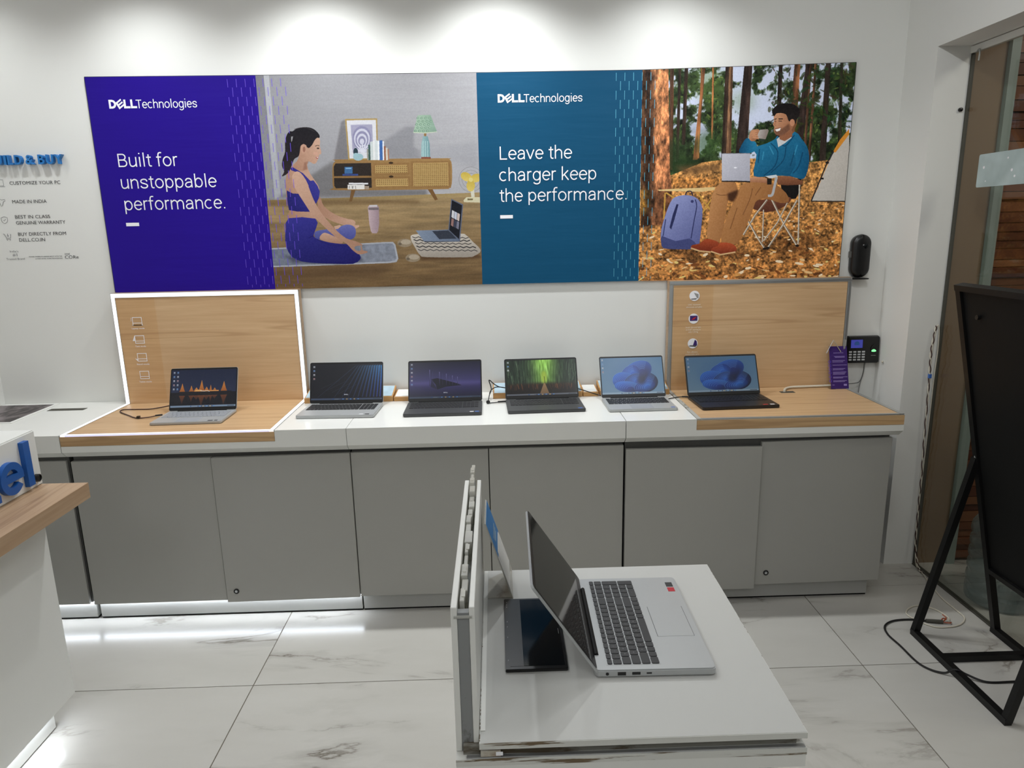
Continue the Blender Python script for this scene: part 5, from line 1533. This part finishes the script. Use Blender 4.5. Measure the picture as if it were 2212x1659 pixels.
cable('power_cable', 'black cable running down between the bamboo and ribbon screen laptops', [(0.39, -0.162, 0.951), (0.415, -0.160, 0.944), (0.46, -0.16, 0.928), (0.505, -0.162, 0.913), (0.53, -0.165, 0.911)], 0.0024, 'cable_black')
cable('power_cable', 'short black cable joining the side of the black laptop', [(0.818, -0.262, 0.912), (0.845, -0.245, 0.912), (0.875, -0.232, 0.9125), (0.900, -0.235, 0.914), (0.925, -0.240, 0.914)], 0.0026, 'cable_black', extra=plug((0.893, -0.234, 0.9145), (0.921, -0.239, 0.9145), 0.004, 'cable_black'))
cable('white_cable', 'thick white cable lying along the back of the unlit oak stand', [(1.425, -0.165, 0.911), (1.45, -0.12, 0.914), (1.49, -0.095, 0.915), (1.55, -0.090, 0.915), (1.63, -0.085, 0.915), (1.70, -0.082, 0.915), (1.745, -0.090, 0.914)], 0.0060, 'cable_white', 10)
so = MB((1.433, -0.168, ZT)).box(1.405, 1.475, -0.182, -0.150, ZT + 0.0003, ZT + 0.0012).build('cable_outlet', 'gasket')
so.location = (1.433, -0.168, ZT); tag(so, 'dark slot in the oak tray where the white cable emerges', 'outlet')

# purple card on its little wire stand
tg = thing('spec_card', 'tall purple specification card on a wire easel at the right of the oak stand', 'card', (1.72, -0.11, ZT))
offt = (1.72, -0.11, ZT)
def card_pt(a, b, k=0.0):        # a across 0..1, b up 0..1, k proud of the face
    x = 1.680 + 0.090 * a - 0.012 * b
    return (x, -0.128 + 0.035 * b - 0.9 * k, ZT + 0.001 + 0.212 * b - 0.1 * k)
cd = MB(offt).hexa([card_pt(0, 0), card_pt(1, 0), card_pt(1, 0, -0.003), card_pt(0, 0, -0.003), card_pt(0, 1), card_pt(1, 1), card_pt(1, 1, -0.003), card_pt(0, 1, -0.003)]).build('card', 'card_purple', tg)
m = MB(offt)
def card_rect(a0, a1, b0, b1):
    m.add([card_pt(a0, b0, .0006), card_pt(a1, b0, .0006), card_pt(a1, b1, .0006), card_pt(a0, b1, .0006)], [(0, 1, 2, 3)])
for a0, a1, b in ((.22, .78, .84), (.25, .85, .76), (.3, .85, .735), (.14, .85, .66), (.14, .75, .63), (.14, .95, .555), (.14, .85, .47), (.14, .75, .445), (.14, .9, .39), (.14, .85, .365), (.14, .8, .34), (.14, .95, .275), (.14, .7, .25), (.14, .9, .19), (.14, .8, .165), (.08, .2, .09)):
    card_rect(a0, a1, b, b + .011)
card_rect(.72, .9, .07, .115)
m.build('printed_lines', 'card_text', tg, kind='stuff')
for b in (.64, .55, .465, .38, .285, .195):
    m = MB(offt); P0 = [card_pt(-.02 + .075 * math.cos(t), b + .034 * math.sin(t), .0008) for t in np.linspace(0, 6.28, 15)[:-1]]
    P1 = [card_pt(-.02 + .055 * math.cos(t), b + .024 * math.sin(t), .0008) for t in np.linspace(0, 6.28, 15)[:-1]]
    m.add(P0 + P1, [(i, (i + 1) % 14, 14 + (i + 1) % 14, 14 + i) for i in range(14)]); m.build('icon_ring', 'dash_purple', tg)
MB(offt).tube([(1.655, -0.098, ZT + 0.180), (1.686, -0.096, ZT + 0.245), (1.728, -0.098, ZT + 0.185)], 0.0022, 6).build('wire_hook', 'silver', tg)
MB(offt).tube([(1.744, -0.094, ZT + 0.180), (1.742, -0.093, ZT + 0.246), (1.750, -0.093, ZT + 0.246), (1.748, -0.094, ZT + 0.20)], 0.0022, 6).build('wire_hook', 'silver', tg)
MB(offt).box(1.674, 1.700, -0.135, -0.10, ZT, ZT + 0.002).build('foot', 'acrylic_clear', tg)

# ------------------------------------------------------------------ devices on the wall
cp = thing('wall_camera', 'black capsule shaped camera device on the wall above the oak stand', 'camera', (1.821, -0.002, 1.56))
offc = (1.821, -0.002, 1.56)
body = rounded(1.774, 1.869, 1.456, 1.669, 0.0475, 9)
m = MB(offc)
ring = []
for y, s in ((-0.002, 0.94), (-0.02, 1.0), (-0.034, 0.97), (-0.043, 0.86), (-0.047, 0.62), (-0.048, 0.25)):
    cx, cz = 1.8215, 1.5625
    # shrink the outline towards its long axis
    ring.append([(cx + (x - cx) * s, y, (z - (min(max(z, 1.5035), 1.6215))) * s + min(max(z, 1.5035), 1.6215)) for x, z in body])
nb = len(body)
m.add([p for r in ring for p in r], [(i * nb + (k + 1) % nb, i * nb + k, (i + 1) * nb + k, (i + 1) * nb + (k + 1) % nb) for i in range(len(ring) - 1) for k in range(nb)] + [tuple(range(nb)), tuple(reversed(range((len(ring) - 1) * nb, len(ring) * nb)))])
m.build('housing', 'black', cp, smooth='all')
MB(offc).lathe([(0.0, 0.0), (0.013, 0.0), (0.013, 0.006), (0.009, 0.009), (0.0, 0.010)], (1.835, -0.042, 1.612), 18, 'y').build('lens', 'tablet_glass', cp, smooth=True)
MB(offc).lathe([(0.0, 0.0), (0.004, 0.0), (0.003, 0.004), (0.0, 0.005)], (1.822, -0.044, 1.617), 10, 'y').build('sensor', 'silver', cp)
MB(offc).box(1.768, 1.777, -0.03, -0.012, 1.556, 1.586).build('side_clip', 'grey_dark', cp)
sh = MB((1.826, -0.03, 1.45)).prism(rounded(1.782, 1.868, -0.055, -0.0015, 0.02), 'z', 1.4485, 1.4535).build('bracket_shelf', 'black_metal')
sh.location = (1.826, -0.03, 1.45); tag(sh, 'thin dark shelf under the capsule shaped device', 'bracket')

fp = thing('fingerprint_terminal', 'black fingerprint attendance terminal with keypad and lit green sensor', 'terminal', (1.88, -0.002, 1.09))
offf = (1.88, -0.002, 1.09)
MB(offf).hexa([(1.796, -0.002, 1.018), (1.9655, -0.002, 1.015), (1.9655, -0.002, 1.158), (1.796, -0.002, 1.158),
               (1.801, -0.036, 1.020), (1.9605, -0.036, 1.019), (1.9605, -0.028, 1.154), (1.801, -0.028, 1.154)]).build('case', 'black', fp, bevel=0.004, seg=3)
def fpt(x, z, k=0.001): return (x, -0.036 + (z - 1.02) / 0.134 * 0.008 - k, z)
def fplate(x0, x1, z0, z1, k0, k1, name, mat, par):
    return MB(offf).hexa([fpt(x0, z0, k0), fpt(x1, z0, k0), fpt(x1, z1, k0), fpt(x0, z1, k0), fpt(x0, z0, k1), fpt(x1, z0, k1), fpt(x1, z1, k1), fpt(x0, z1, k1)]).build(name, mat, par)
glow('terminal_blue', (60, 66, 160), 0.75)
MATS['terminal_blue'].node_tree.nodes['Principled BSDF'].inputs['Base Color'].default_value = (0.01, 0.01, 0.03, 1)
sc = fplate(1.812, 1.872, 1.098, 1.140, 0.0002, 0.0010, 'display', 'terminal_blue', fp)
MB(offf).lathe([(0.010, 0.0), (0.013, 0.0), (0.013, 0.0006), (0.010, 0.0006)], fpt(1.842, 1.119, 0.0008), 20, 'y').build('dial_mark', 'sticker_blue', sc)
for i in range(4):
    for j in range(4):
        x, z = 1.8105 + j * 0.0225, 1.078 - i * 0.0135
        fplate(x - 0.0075, x + 0.0075, z - 0.0038, z + 0.0038, 0.0002, 0.0025, 'keypad_key', 'keypad_key', fp)
MB(offf).prism([(x, z) for x, z in circle(1.930, 1.092, 0.0145, 24, 0.021)], 'y', -0.0355, -0.0325).build('finger_well', 'tablet_matt', fp)
MB(offf).prism([(1.918 + 0.012 * (1 + math.cos(t)), 1.080 + 0.006 * math.sin(t) * (1.6 if math.sin(t) > 0 else .5)) for t in np.linspace(0, 6.28, 17)[:-1]], 'y', -0.0365, -0.0355).build('green_light', 'green_glow', fp)
fplate(1.919, 1.943, 1.0565, 1.0585, 0.0002, 0.0006, 'maker_mark', 'cable_grey', fp)
cable('terminal_cable', 'grey cable hanging from the fingerprint terminal', [(1.903, -0.012, 1.016), (1.901, -0.012, 0.985), (1.898, -0.010, 0.955), (1.892, -0.008, 0.92), (1.886, -0.008, 0.88), (1.882, -0.008, 0.80)], 0.003, 'cable_grey')
cable('terminal_cable', 'thin dark cable from the fingerprint terminal to the purple card', [(1.897, -0.016, 1.016), (1.896, -0.018, 0.98), (1.892, -0.02, 0.95), (1.875, -0.025, 0.918), (1.85, -0.03, 0.912), (1.80, -0.05, 0.914), (1.775, -0.07, 0.916), (1.76, -0.085, 0.911)], 0.0022, 'grey_dark')
nl = MB((1.985, -0.07, 1.03)).tube([(1.9665, -0.065, 1.032), (1.962, -0.066, 1.033), (1.958, -0.075, 1.028)], 0.004, 6).build('wall_plug', 'cable_white')
nl.location = (1.985, -0.07, 1.03); tag(nl, 'small pale wall plug right of the fingerprint terminal', 'wall plug')

# ------------------------------------------------------------------ printed sheet on the left worktop
ps = thing('printed_sheet', 'white bordered dark photo sheet lying on the left worktop', 'sheet', (-2.375, -0.205, ZT))
offp = (-2.375, -0.205, ZT)
MB(offp).box(-2.519, -2.232, -0.388, -0.028, ZT + 0.0002, ZT + 0.003).build('sheet', 'card_white', ps)
m, nt, b = base_mat('dark_photo')
nt.links.new(mix_rgb(nt, ramp(nt, noise(nt, coords(nt, (9, 5, 5)), 1.2, 5, 0.6, 1.0), 0.42, 0.72), rgb((52, 46, 46)), rgb((150, 140, 140))), b.inputs['Base Color'])
MB(offp).box(-2.515, -2.250, -0.372, -0.044, ZT + 0.003, ZT + 0.0034).build('photo', 'dark_photo', ps)

# ------------------------------------------------------------------ reception desk with its sign, left foreground
dk = thing('reception_desk', 'white reception desk with a thick oak top at the left edge', 'desk', (-1.9, -1.9, 0))
offd = (-1.9, -1.9, 0)
MB(offd).box(-2.35, -1.585, -2.75, -1.222, 0.100, 0.845).build('body', 'white_matt', dk, bevel=0.0015, seg=1)
MB(offd).box(-2.38, -1.437, -2.80, -1.184, 0.845, 0.900).build('oak_top', 'oak_desk', dk, bevel=0.0008, seg=1)
MB(offd).box(-2.31, -1.632, -2.70, -1.285, 0.006, 0.100).build('plinth', 'white_matt', dk)
MB(offd).box(-2.30, -1.640, -2.69, -1.293, 0.0005, 0.006).build('plinth_gap', 'black_matt', dk)  # black strip in place of a shaded gap at the floor
MB(offd).box(-1.630, -1.612, -2.69, -1.295, 0.0955, 0.0995).build('under_light', 'led_under', dk)
sb = thing('desk_sign', 'white block sign with thick blue letters on the oak desk', 'sign', (-1.66, -1.46, 0.9))
offg = (-1.66, -1.46, 0.9)
MB(offg).box(-1.735, -1.594, -1.76, -1.180, 0.9003, 1.094).build('block', 'white_matt', sb, bevel=0.004, seg=2)
MB(offg).box(-1.700, -1.645, -1.74, -1.30, 1.094, 1.0948).build('top_slot', 'cable_grey', sb)
def fx(x): return lambda a, b: (x, a, b)
def slab_x(poly, name, mat, par, x0=-1.5945, x1=-1.578):
    return MB(offg).prism(poly, 'x', x0, x1).build(name, mat, par)
# l
slab_x([(-1.270, 0.920), (-1.240, 0.920), (-1.240, 1.074), (-1.270, 1.074)], 'letter', 'sign_blue', sb)
# e : ring with an opening and a cross bar
cy, cz, R1, R0 = -1.341, 0.976, 0.054, 0.030
an = np.linspace(math.radians(-38), math.radians(-360), 40)
ring = [(cy + R1 * math.cos(t), cz + R1 * math.sin(t)) for t in an] + [(cy + R0 * math.cos(t), cz + R0 * math.sin(t)) for t in an[::-1]]
# the ring closes on the bar at three o'clock
m = MB(offg); n = len(an)
vs = [(x, cy + r * math.cos(t), cz + r * math.sin(t)) for x in (-1.5945, -1.578) for r in (R1, R0) for t in an]
fs = []
for i in range(n - 1):
    a0, a1, b0, b1 = i, i + 1, n + i, n + i + 1
    fs += [(a0, a1, b1, b0), (2 * n + a0, 2 * n + b0, 2 * n + b1, 2 * n + a1), (a0, 2 * n + a0, 2 * n + a1, a1), (b0, b1, 2 * n + b1, 2 * n + b0)]
fs += [(0, n, 3 * n, 2 * n), (n - 1, 3 * n - 1, 4 * n - 1, 2 * n - 1)]
m.add(vs, fs)
m.box(-1.5944, -1.5781, cy - R0 - 0.004, cy + R1, cz - 0.011, cz + 0.011)
m.build('letter', 'sign_blue', sb)
# t
m = MB(offg)
m.prism([(-1.452, 0.920), (-1.405, 0.920), (-1.405, 0.944), (-1.424, 0.944), (-1.424, 1.000), (-1.405, 1.000), (-1.405, 1.022), (-1.424, 1.022), (-1.424, 1.060), (-1.452, 1.060), (-1.452, 1.022), (-1.468, 1.022), (-1.468, 1.000), (-1.452, 1.000)], 'x', -1.5945, -1.578)
m.build('letter', 'sign_blue', sb)
# n and i
m = MB(offg)
m.prism([(-1.576, 0.920), (-1.547, 0.920), (-1.547, 0.990), (-1.538, 1.002), (-1.525, 1.002), (-1.516, 0.990), (-1.516, 0.920), (-1.487, 0.920), (-1.487, 1.000), (-1.497, 1.020), (-1.515, 1.030), (-1.535, 1.026), (-1.547, 1.016), (-1.547, 1.026), (-1.576, 1.026)], 'x', -1.5945, -1.578)
m.build('letter', 'sign_blue', sb)
slab_x([(-1.623, 0.920), (-1.594, 0.920), (-1.594, 1.026), (-1.623, 1.026)], 'letter', 'sign_blue', sb)
slab_x([(-1.623, 1.042), (-1.594, 1.042), (-1.594, 1.070), (-1.623, 1.070)], 'letter_dot', 'letter_blue', sb)
MB(offg).lathe([(0.0, -0.001), (0.0135, -0.001), (0.0135, 0.012), (0.010, 0.014), (0.009, 0.010), (0.0, 0.010)], (-1.5935, -1.213, 0.932), 20, 'x').build('black_cap', 'black', sb)

# ------------------------------------------------------------------ white display table in front
TZ = 0.8826
tb = thing('display_table', 'worn white display table with a slotted side panel in front', 'table', (0.215, -2.18, 0))
offT = (0.215, -2.18, 0)
TR = (0.5245, 0.5155)             # right edge at the back and at the front
TB, TF = -1.879, -2.488
top = MB(offT).hexa([(-0.048, TF, TZ - 0.012), (TR[1], TF, TZ - 0.012), (TR[0], TB, TZ - 0.012), (-0.048, TB, TZ - 0.012),
                     (-0.048, TF, TZ - 0.0006), (TR[1], TF, TZ - 0.0006), (TR[0], TB, TZ - 0.0006), (-0.048, TB, TZ - 0.0006)]).build('top_board', 'worn_white', tb)
MB(offT).hexa([(-0.0465, TF + 0.0012, TZ - 0.0006), (TR[1] - 0.001, TF + 0.0012, TZ - 0.0006), (TR[0] - 0.001, TB, TZ - 0.0006), (-0.0465, TB, TZ - 0.0006),
               (-0.0465, TF + 0.0012, TZ), (TR[1] - 0.001, TF + 0.0012, TZ), (TR[0] - 0.001, TB, TZ), (-0.0465, TB, TZ)]).build('top_laminate', 'table_laminate', tb)
MB(offT).box(-0.076, TR[1] - 0.014, TF + 0.010, TB - 0.01, 0.8535, TZ - 0.012).build('groove', 'worn_groove', tb)
MB(offT).box(-0.070, TR[1] - 0.003, TF - 0.001, TF + 0.006, 0.8535, 0.8562).build('metal_lip', 'silver', tb)
MB(offT).box(-0.0885, TR[1], TF - 0.002, TB, 0.8400, 0.8535).build('lower_edge', 'worn_white', tb)
MB(offT).box(-0.0882, TR[1] - 0.001, TF - 0.0015, TB + 0.001, 0.8160, 0.8400).build('apron', 'white_matt', tb)
MB(offT).box(-0.03, TR[1] - 0.055, TF + 0.06, TB - 0.03, 0.02, 0.8160).build('pedestal', 'white_matt', tb)
MB(offT).box(-0.01, TR[1] - 0.075, TF + 0.08, TB - 0.05, 0.0, 0.02).build('plinth', 'grey_dark', tb)
MB(offT).box(-0.0885, -0.0780, -2.470, TB, 0.8540, 1.129).build('side_board', 'white_matt', tb, bevel=0.001, seg=1)
MB(offT).box(-0.0582, -0.0488, -2.470, TB, 0.8540, 1.129).build('side_board', 'white_matt', tb, bevel=0.001, seg=1)
MB(offT).box(-0.0775, -0.0587, -2.455, TB + 0.006, 0.8540, 1.085).build('channel', 'channel_grey', tb)
MB(offT).box(-0.0775, -0.0587, -2.4685, -2.4555, 0.8540, 1.118).build('channel_end', 'channel_grey', tb)
MB(offT).box(-0.0835, -0.0535, -2.4725, -2.4665, 1.110, 1.1135).build('bracket', 'aluminium_dirty', tb)
MB(offT).box(-0.0462, -0.0380, TF + 0.03, TB - 0.004, TZ, TZ + 0.0015).build('joint_strip', 'white_matt', tb)
MB(offT).box(-0.046, -0.012, TF - 0.0006, TF + 0.010, 0.857, 0.868).build('led_board', 'dirty_acrylic', tb)
MB(offT).box(-0.020, -0.008, TF - 0.0012, TF - 0.0006, 0.859, 0.866).build('led_chip', 'print_white', tb)
# jagged clear blocks standing in the slot
rb = random.Random(12)
y = -2.448
while y < -1.80:
    ln = rb.uniform(0.034, 0.056)
    zt = 1.118 + rb.uniform(0, 0.016) + (0.012 if y > -2.0 else 0)
    x0 = -0.0765 + rb.uniform(0, 0.003); x1 = -0.0645 + rb.uniform(-0.003, 0.004)
    MB(offT).box(x0, x1, y, y + ln - 0.002, 1.0855 if y < TB else 1.10, zt).build('clear_block', 'acrylic', tb, bevel=0.0012, seg=1)
    if rb.random() < 0.4: MB(offT).box(x0 + 0.003, x0 + 0.009, y + ln * 0.25, y + ln * 0.75, zt, zt + 0.0016).build('clear_peg', 'acrylic', tb)
    y += ln
MB(offT).box(-0.0770, -0.0625, -2.448, -1.805, 1.0990, 1.1005).build('clear_spine', 'acrylic_clear', tb)

# laptop lying open on the table, seen from its left side
lp, P = laptop('large open silver laptop with black keys on the white table', (0.2935, -2.146, TZ), 89.0, 0.360, 0.236, 0.222, 34, 'laptop_silver', 'key_dark', 'dark_screen', True,
               ((0.120, 'sticker_red', 0.018), (0.143, 'key_dark', 0.020)), big=True, pad_x=-0.012, group='laptop on the front table', chin=0.022, drop=0.012, th=0.0165)
del lp['group']
xs_ = -0.180
for y0, y1, z0, z1 in ((0.058, 0.074, 0.0055, 0.0125), (0.030, 0.046, 0.0065, 0.0120), (0.008, 0.018, 0.008, 0.0108)):
    MB().box(xs_ - 0.0006, xs_ + 0.002, y0, y1, z0, z1).build('port', 'black', lp)
MB().lathe([(0.0, -0.0006), (0.0032, -0.0006), (0.0032, 0.002), (0.0, 0.002)], (xs_, 0.094, 0.009), 14, 'x').build('port', 'black', lp)
MB().box(0.02, 0.11, 0.113, 0.1165, 0.0168, 0.0178).build('vent_grille', 'gasket', lp)

# dark flat tablet on the table
tl = thing('drawing_tablet', 'flat black glossy tablet lying behind the open laptop', 'tablet', (0.062, -2.164, TZ))
offL = (0.062, -2.164, TZ)
MB(offL).prism(rounded(0.0, 0.1235, -2.2985, -2.031, 0.003), 'z', TZ + 0.0002, TZ + 0.007).build('case', 'tablet_matt', tl, bevel=0.0012, seg=2)
MB(offL).box(0.010, 0.036, -2.288, -2.038, TZ + 0.007, TZ + 0.0074).build('control_strip', 'tablet_matt', tl)
MB(offL).box(0.0365, 0.118, -2.288, -2.038, TZ + 0.007, TZ + 0.0075).build('screen', 'tablet_glass', tl)
for yy in (-2.05, -2.06, -2.07, -2.13, -2.15, -2.19, -2.27): MB(offL).box(0.0055, 0.0068, yy, yy + 0.004, TZ + 0.007, TZ + 0.0073).build('mark', 'cable_grey', tl)
MB(offL).box(0.1145, 0.1155, -2.18, -2.16, TZ + 0.0075, TZ + 0.0078).build('mark', 'cable_grey', tl)

# sloping payment card holder (its square code left out)
qr = thing('card_holder', 'sloping clear holder with a blue and white card on the table', 'card holder', (-0.008, -1.944, TZ))
offq = (-0.008, -1.944, TZ)
def qp(a, b, k=0.0):     # a along the width (near to far), b up the slope
    x0, x1, z0, z1 = 0.0225, -0.0385, TZ + 0.001, 1.0735
    nx, nz = (z1 - z0), -(x1 - x0)
    l = math.hypot(nx, nz)
    return (x0 + (x1 - x0) * b + nx / l * k, -2.017 + 0.146 * a, z0 + (z1 - z0) * b + nz / l * k)
def qslab(a0, a1, b0, b1, k0, k1, name, mat):
    return MB(offq).hexa([qp(a0, b0, k0), qp(a1, b0, k0), qp(a1, b1, k0), qp(a0, b1, k0), qp(a0, b0, k1), qp(a1, b0, k1), qp(a1, b1, k1), qp(a0, b1, k1)]).build(name, mat, qr)
qslab(0, 1, 0, 1, -0.0025, 0, 'clear_plate', 'acrylic')
qslab(0.01, 0.99, 0.12, 0.99, 0.0002, 0.0008, 'card', 'card_white')
qslab(0.01, 0.99, 0.55, 0.99, 0.0009, 0.0012, 'blue_field', 'card_blue')
qslab(0.12, 0.88, 0.44, 0.58, 0.0013, 0.0015, 'white_box', 'card_white')
m = MB(offq)
for b, a0, a1 in ((0.72, 0.2, 0.8), (0.68, 0.25, 0.75), (0.645, 0.3, 0.7)):
    m.add([qp(a0, b, .0016), qp(a1, b, .0016), qp(a1, b + .018, .0016), qp(a0, b + .018, .0016)], [(0, 1, 2, 3)])
m.build('printed_lines', 'card_sky', qr, kind='stuff')
MB(offq).hexa([(-0.038, -2.014, TZ + 0.0003), (0.022, -2.016, TZ + 0.0003), (0.022, -1.872, TZ + 0.0003), (-0.036, -1.925, TZ + 0.0003),
               (-0.038, -2.014, TZ + 0.0023), (0.022, -2.016, TZ + 0.0023), (0.022, -1.872, TZ + 0.0023), (-0.036, -1.925, TZ + 0.0023)]).build('foot_plate', 'dirty_acrylic', qr)

# ------------------------------------------------------------------ easel sign, floor cables and the water bottle on the right
ea = thing('sign_easel', 'black metal sign easel leaning by the glass door', 'easel', (1.93, -1.15, 0))
offe = (1.93, -1.15, 0)
YA, YB = -0.886, -1.425
W_ = 0.026
def post_pt(z, y, k=0.0): return (2.106 - 0.340 * z / 1.488 + k * 0.975, y, z + k * 0.223)
for yy in (YA, YB):
    MB(offe).bar(post_pt(0.012, yy), post_pt(1.475, yy), W_, W_, (1, 0, 0)).build('post', 'black_metal', ea)
    MB(offe).bar((1.753, yy + 0.004 * (1 if yy == YA else -1), 0.013), (1.921, yy + 0.004 * (1 if yy == YA else -1), 0.792), W_, W_, (1, 0, 0)).build('strut', 'black_metal', ea)
    MB(offe).lathe([(0.0, -0.02), (0.007, -0.02), (0.007, 0.008), (0.0, 0.010)], (1.916, yy, 0.815), 8).build('bolt', 'aluminium', ea)
MB(offe).bar((1.753, YA + 0.014, 0.0135), (1.753, YB - 0.014, 0.0135), W_, W_).build('runner', 'black_metal', ea)
MB(offe).bar((2.100, YA + 0.014, 0.0135), (2.100, YB - 0.014, 0.0135), W_, W_).build('runner', 'black_metal', ea)
MB(offe).bar((1.766, -1.066, 0.0138), (2.087, -1.066, 0.0138), W_, W_).build('crossbar', 'black_metal', ea)
def board(y0, y1, z0, z1, k0, k1, name, mat):
    return MB(offe).hexa([post_pt(z0, y0, k0), post_pt(z0, y1, k0), post_pt(z0, y1, k1), post_pt(z0, y0, k1), post_pt(z1, y0, k0), post_pt(z1, y1, k0), post_pt(z1, y1, k1), post_pt(z1, y0, k1)]).build(name, mat, ea)
bd = board(YB + 0.014, YA - 0.014, 0.31, 1.470, -0.002, 0.012, 'board', 'black_matt')
board(YB - 0.013, YA + 0.013, 1.470, 1.492, -0.016, 0.020, 'top_rail', 'black_metal')
board(YB + 0.014, YA - 0.014, 0.290, 0.312, -0.014, 0.016, 'bottom_rail', 'black_metal')
MB(offe).lathe([(0.0, 0.0), (0.009, 0.0), (0.009, 0.012), (0.0, 0.013)], (post_pt(1.38, -0.985, -0.016)[0], -0.985, 1.377), 12, 'x').build('knob', 'black', ea)

def floor_cable(name, label, pts, r, mat, extra=None):
    return cable(name, label, [(x, y, r + 0.0006 + dz) for x, y, dz in pts], r, mat, extra=extra)
def splice(t, off):
    MB(off).tube([(1.860, -0.789, 0.007), (1.890, -0.798, 0.009), (1.925, -0.805, 0.009)], 0.0085, 8).build('tape_wrap', 'gasket', t)
    for k, q in enumerate(([(1.925, -0.805, 0.009), (1.945, -0.795, 0.02), (1.940, -0.775, 0.026)], [(1.925, -0.805, 0.008), (1.950, -0.815, 0.008), (1.962, -0.806, 0.006)], [(1.92, -0.80, 0.010), (1.935, -0.79, 0.016), (1.950, -0.792, 0.012)])):
        MB(off).tube(catmull(q, 4), 0.0028, 5).build('bare_wire', 'copper', t)
floor_cable('extension_cable', 'black cable curling over the floor tiles under the easel', [(1.865, -0.790, .002), (1.80, -0.772, 0), (1.72, -0.779, 0), (1.663, -0.815, 0), (1.640, -0.878, 0), (1.646, -0.963, 0), (1.650, -1.074, 0), (1.675, -1.126, 0), (1.712, -1.152, .004), (1.735, -1.163, .024), (1.755, -1.170, .0245), (1.780, -1.178, .012), (1.836, -1.209, 0), (1.922, -1.213, 0), (1.99, -1.208, 0), (2.06, -1.19, 0)], 0.0042, 'cable_black', splice)
floor_cable('white_flex', 'dirty white flex coiled on the floor beside the easel foot', [(2.098, -0.385, 0), (2.078, -0.46, 0), (2.050, -0.60, 0), (2.049, -0.70, 0), (2.045, -0.77, 0), (1.996, -0.819, 0), (1.93, -0.838, 0), (1.865, -0.828, 0), (1.812, -0.745, 0), (1.830, -0.696, 0), (1.896, -0.660, 0), (1.955, -0.69, 0), (1.976, -0.76, 0), (1.955, -0.80, .002)], 0.0032, 'cable_white')
# twisted pair hanging down the reveal
hw = thing('hanging_wire', 'twisted brown and white wire hanging down the edge of the glass', 'wire', (2.098, -0.27, 0))
offw = (2.098, -0.27, 0)
path = catmull([(2.092, -0.268, 1.24), (2.080, -0.270, 1.12), (2.086, -0.270, 0.96), (2.093, -0.270, 0.72), (2.100, -0.272, 0.50), (2.102, -0.275, 0.31), (2.103, -0.285, 0.12), (2.101, -0.33, 0.02), (2.099, -0.378, 0.006)], 24)
for k, mt in ((0, 'cable_white'), (1, 'cable_brown')):
    pts = []
    for i, p in enumerate(path):
        a = i * 0.55 + math.pi * k
        tw = 0.0032 if p.z < 0.98 else 0.004
        pts.append((p.x + tw * math.cos(a), p.y + tw * 0.8 * math.sin(a), p.z))
    MB(offw).tube(pts, 0.0024, 5).build('strand', mt, hw, smooth=True)
MB(offw).box(2.080, 2.092, -0.276, -0.264, 0.985, 1.005).build('blue_tape', 'sticker_blue', hw)
cable('looped_wire', 'thin white wire looped over a nail on the glass edge', [(2.085, -0.268, 1.06), (2.088, -0.266, 1.15), (2.098, -0.264, 1.235), (2.108, -0.266, 1.225), (2.112, -0.268, 1.12), (2.108, -0.27, 1.0), (2.108, -0.27, 0.80), (2.107, -0.27, 0.5), (2.108, -0.272, 0.25), (2.108, -0.29, 0.04), (2.104, -0.33, 0.006)], 0.0022, 'cable_white')

jg = thing('water_jug', 'large clear ribbed water jug standing behind the glass door', 'water jug', (2.298, -0.63, 0))
prof = [(0.0, 0.001), (0.125, 0.001), (0.138, 0.012), (0.140, 0.05)]
for k in range(5):
    z0 = 0.06 + k * 0.06
    prof += [(0.140, z0), (0.133, z0 + 0.012), (0.133, z0 + 0.02), (0.141, z0 + 0.034), (0.141, z0 + 0.05)]
prof += [(0.138, 0.37), (0.120, 0.40), (0.075, 0.43), (0.040, 0.445), (0.031, 0.455), (0.030, 0.485)]
MB().lathe(prof, (0, 0, 0), 32).build('bottle', 'jug_plastic', jg, smooth=True)
MB().lathe([(0.033, 0.470), (0.034, 0.500), (0.030, 0.505), (0.0, 0.506)], (0, 0, 0), 20).build('cap', 'black', jg)
MB().tube(catmull([(-0.02, 0.03, 0.47), (-0.085, 0.03, 0.452), (-0.12, 0.0, 0.415), (-0.10, -0.03, 0.395)], 6), 0.012, 8).build('handle', 'black', jg, smooth=True)
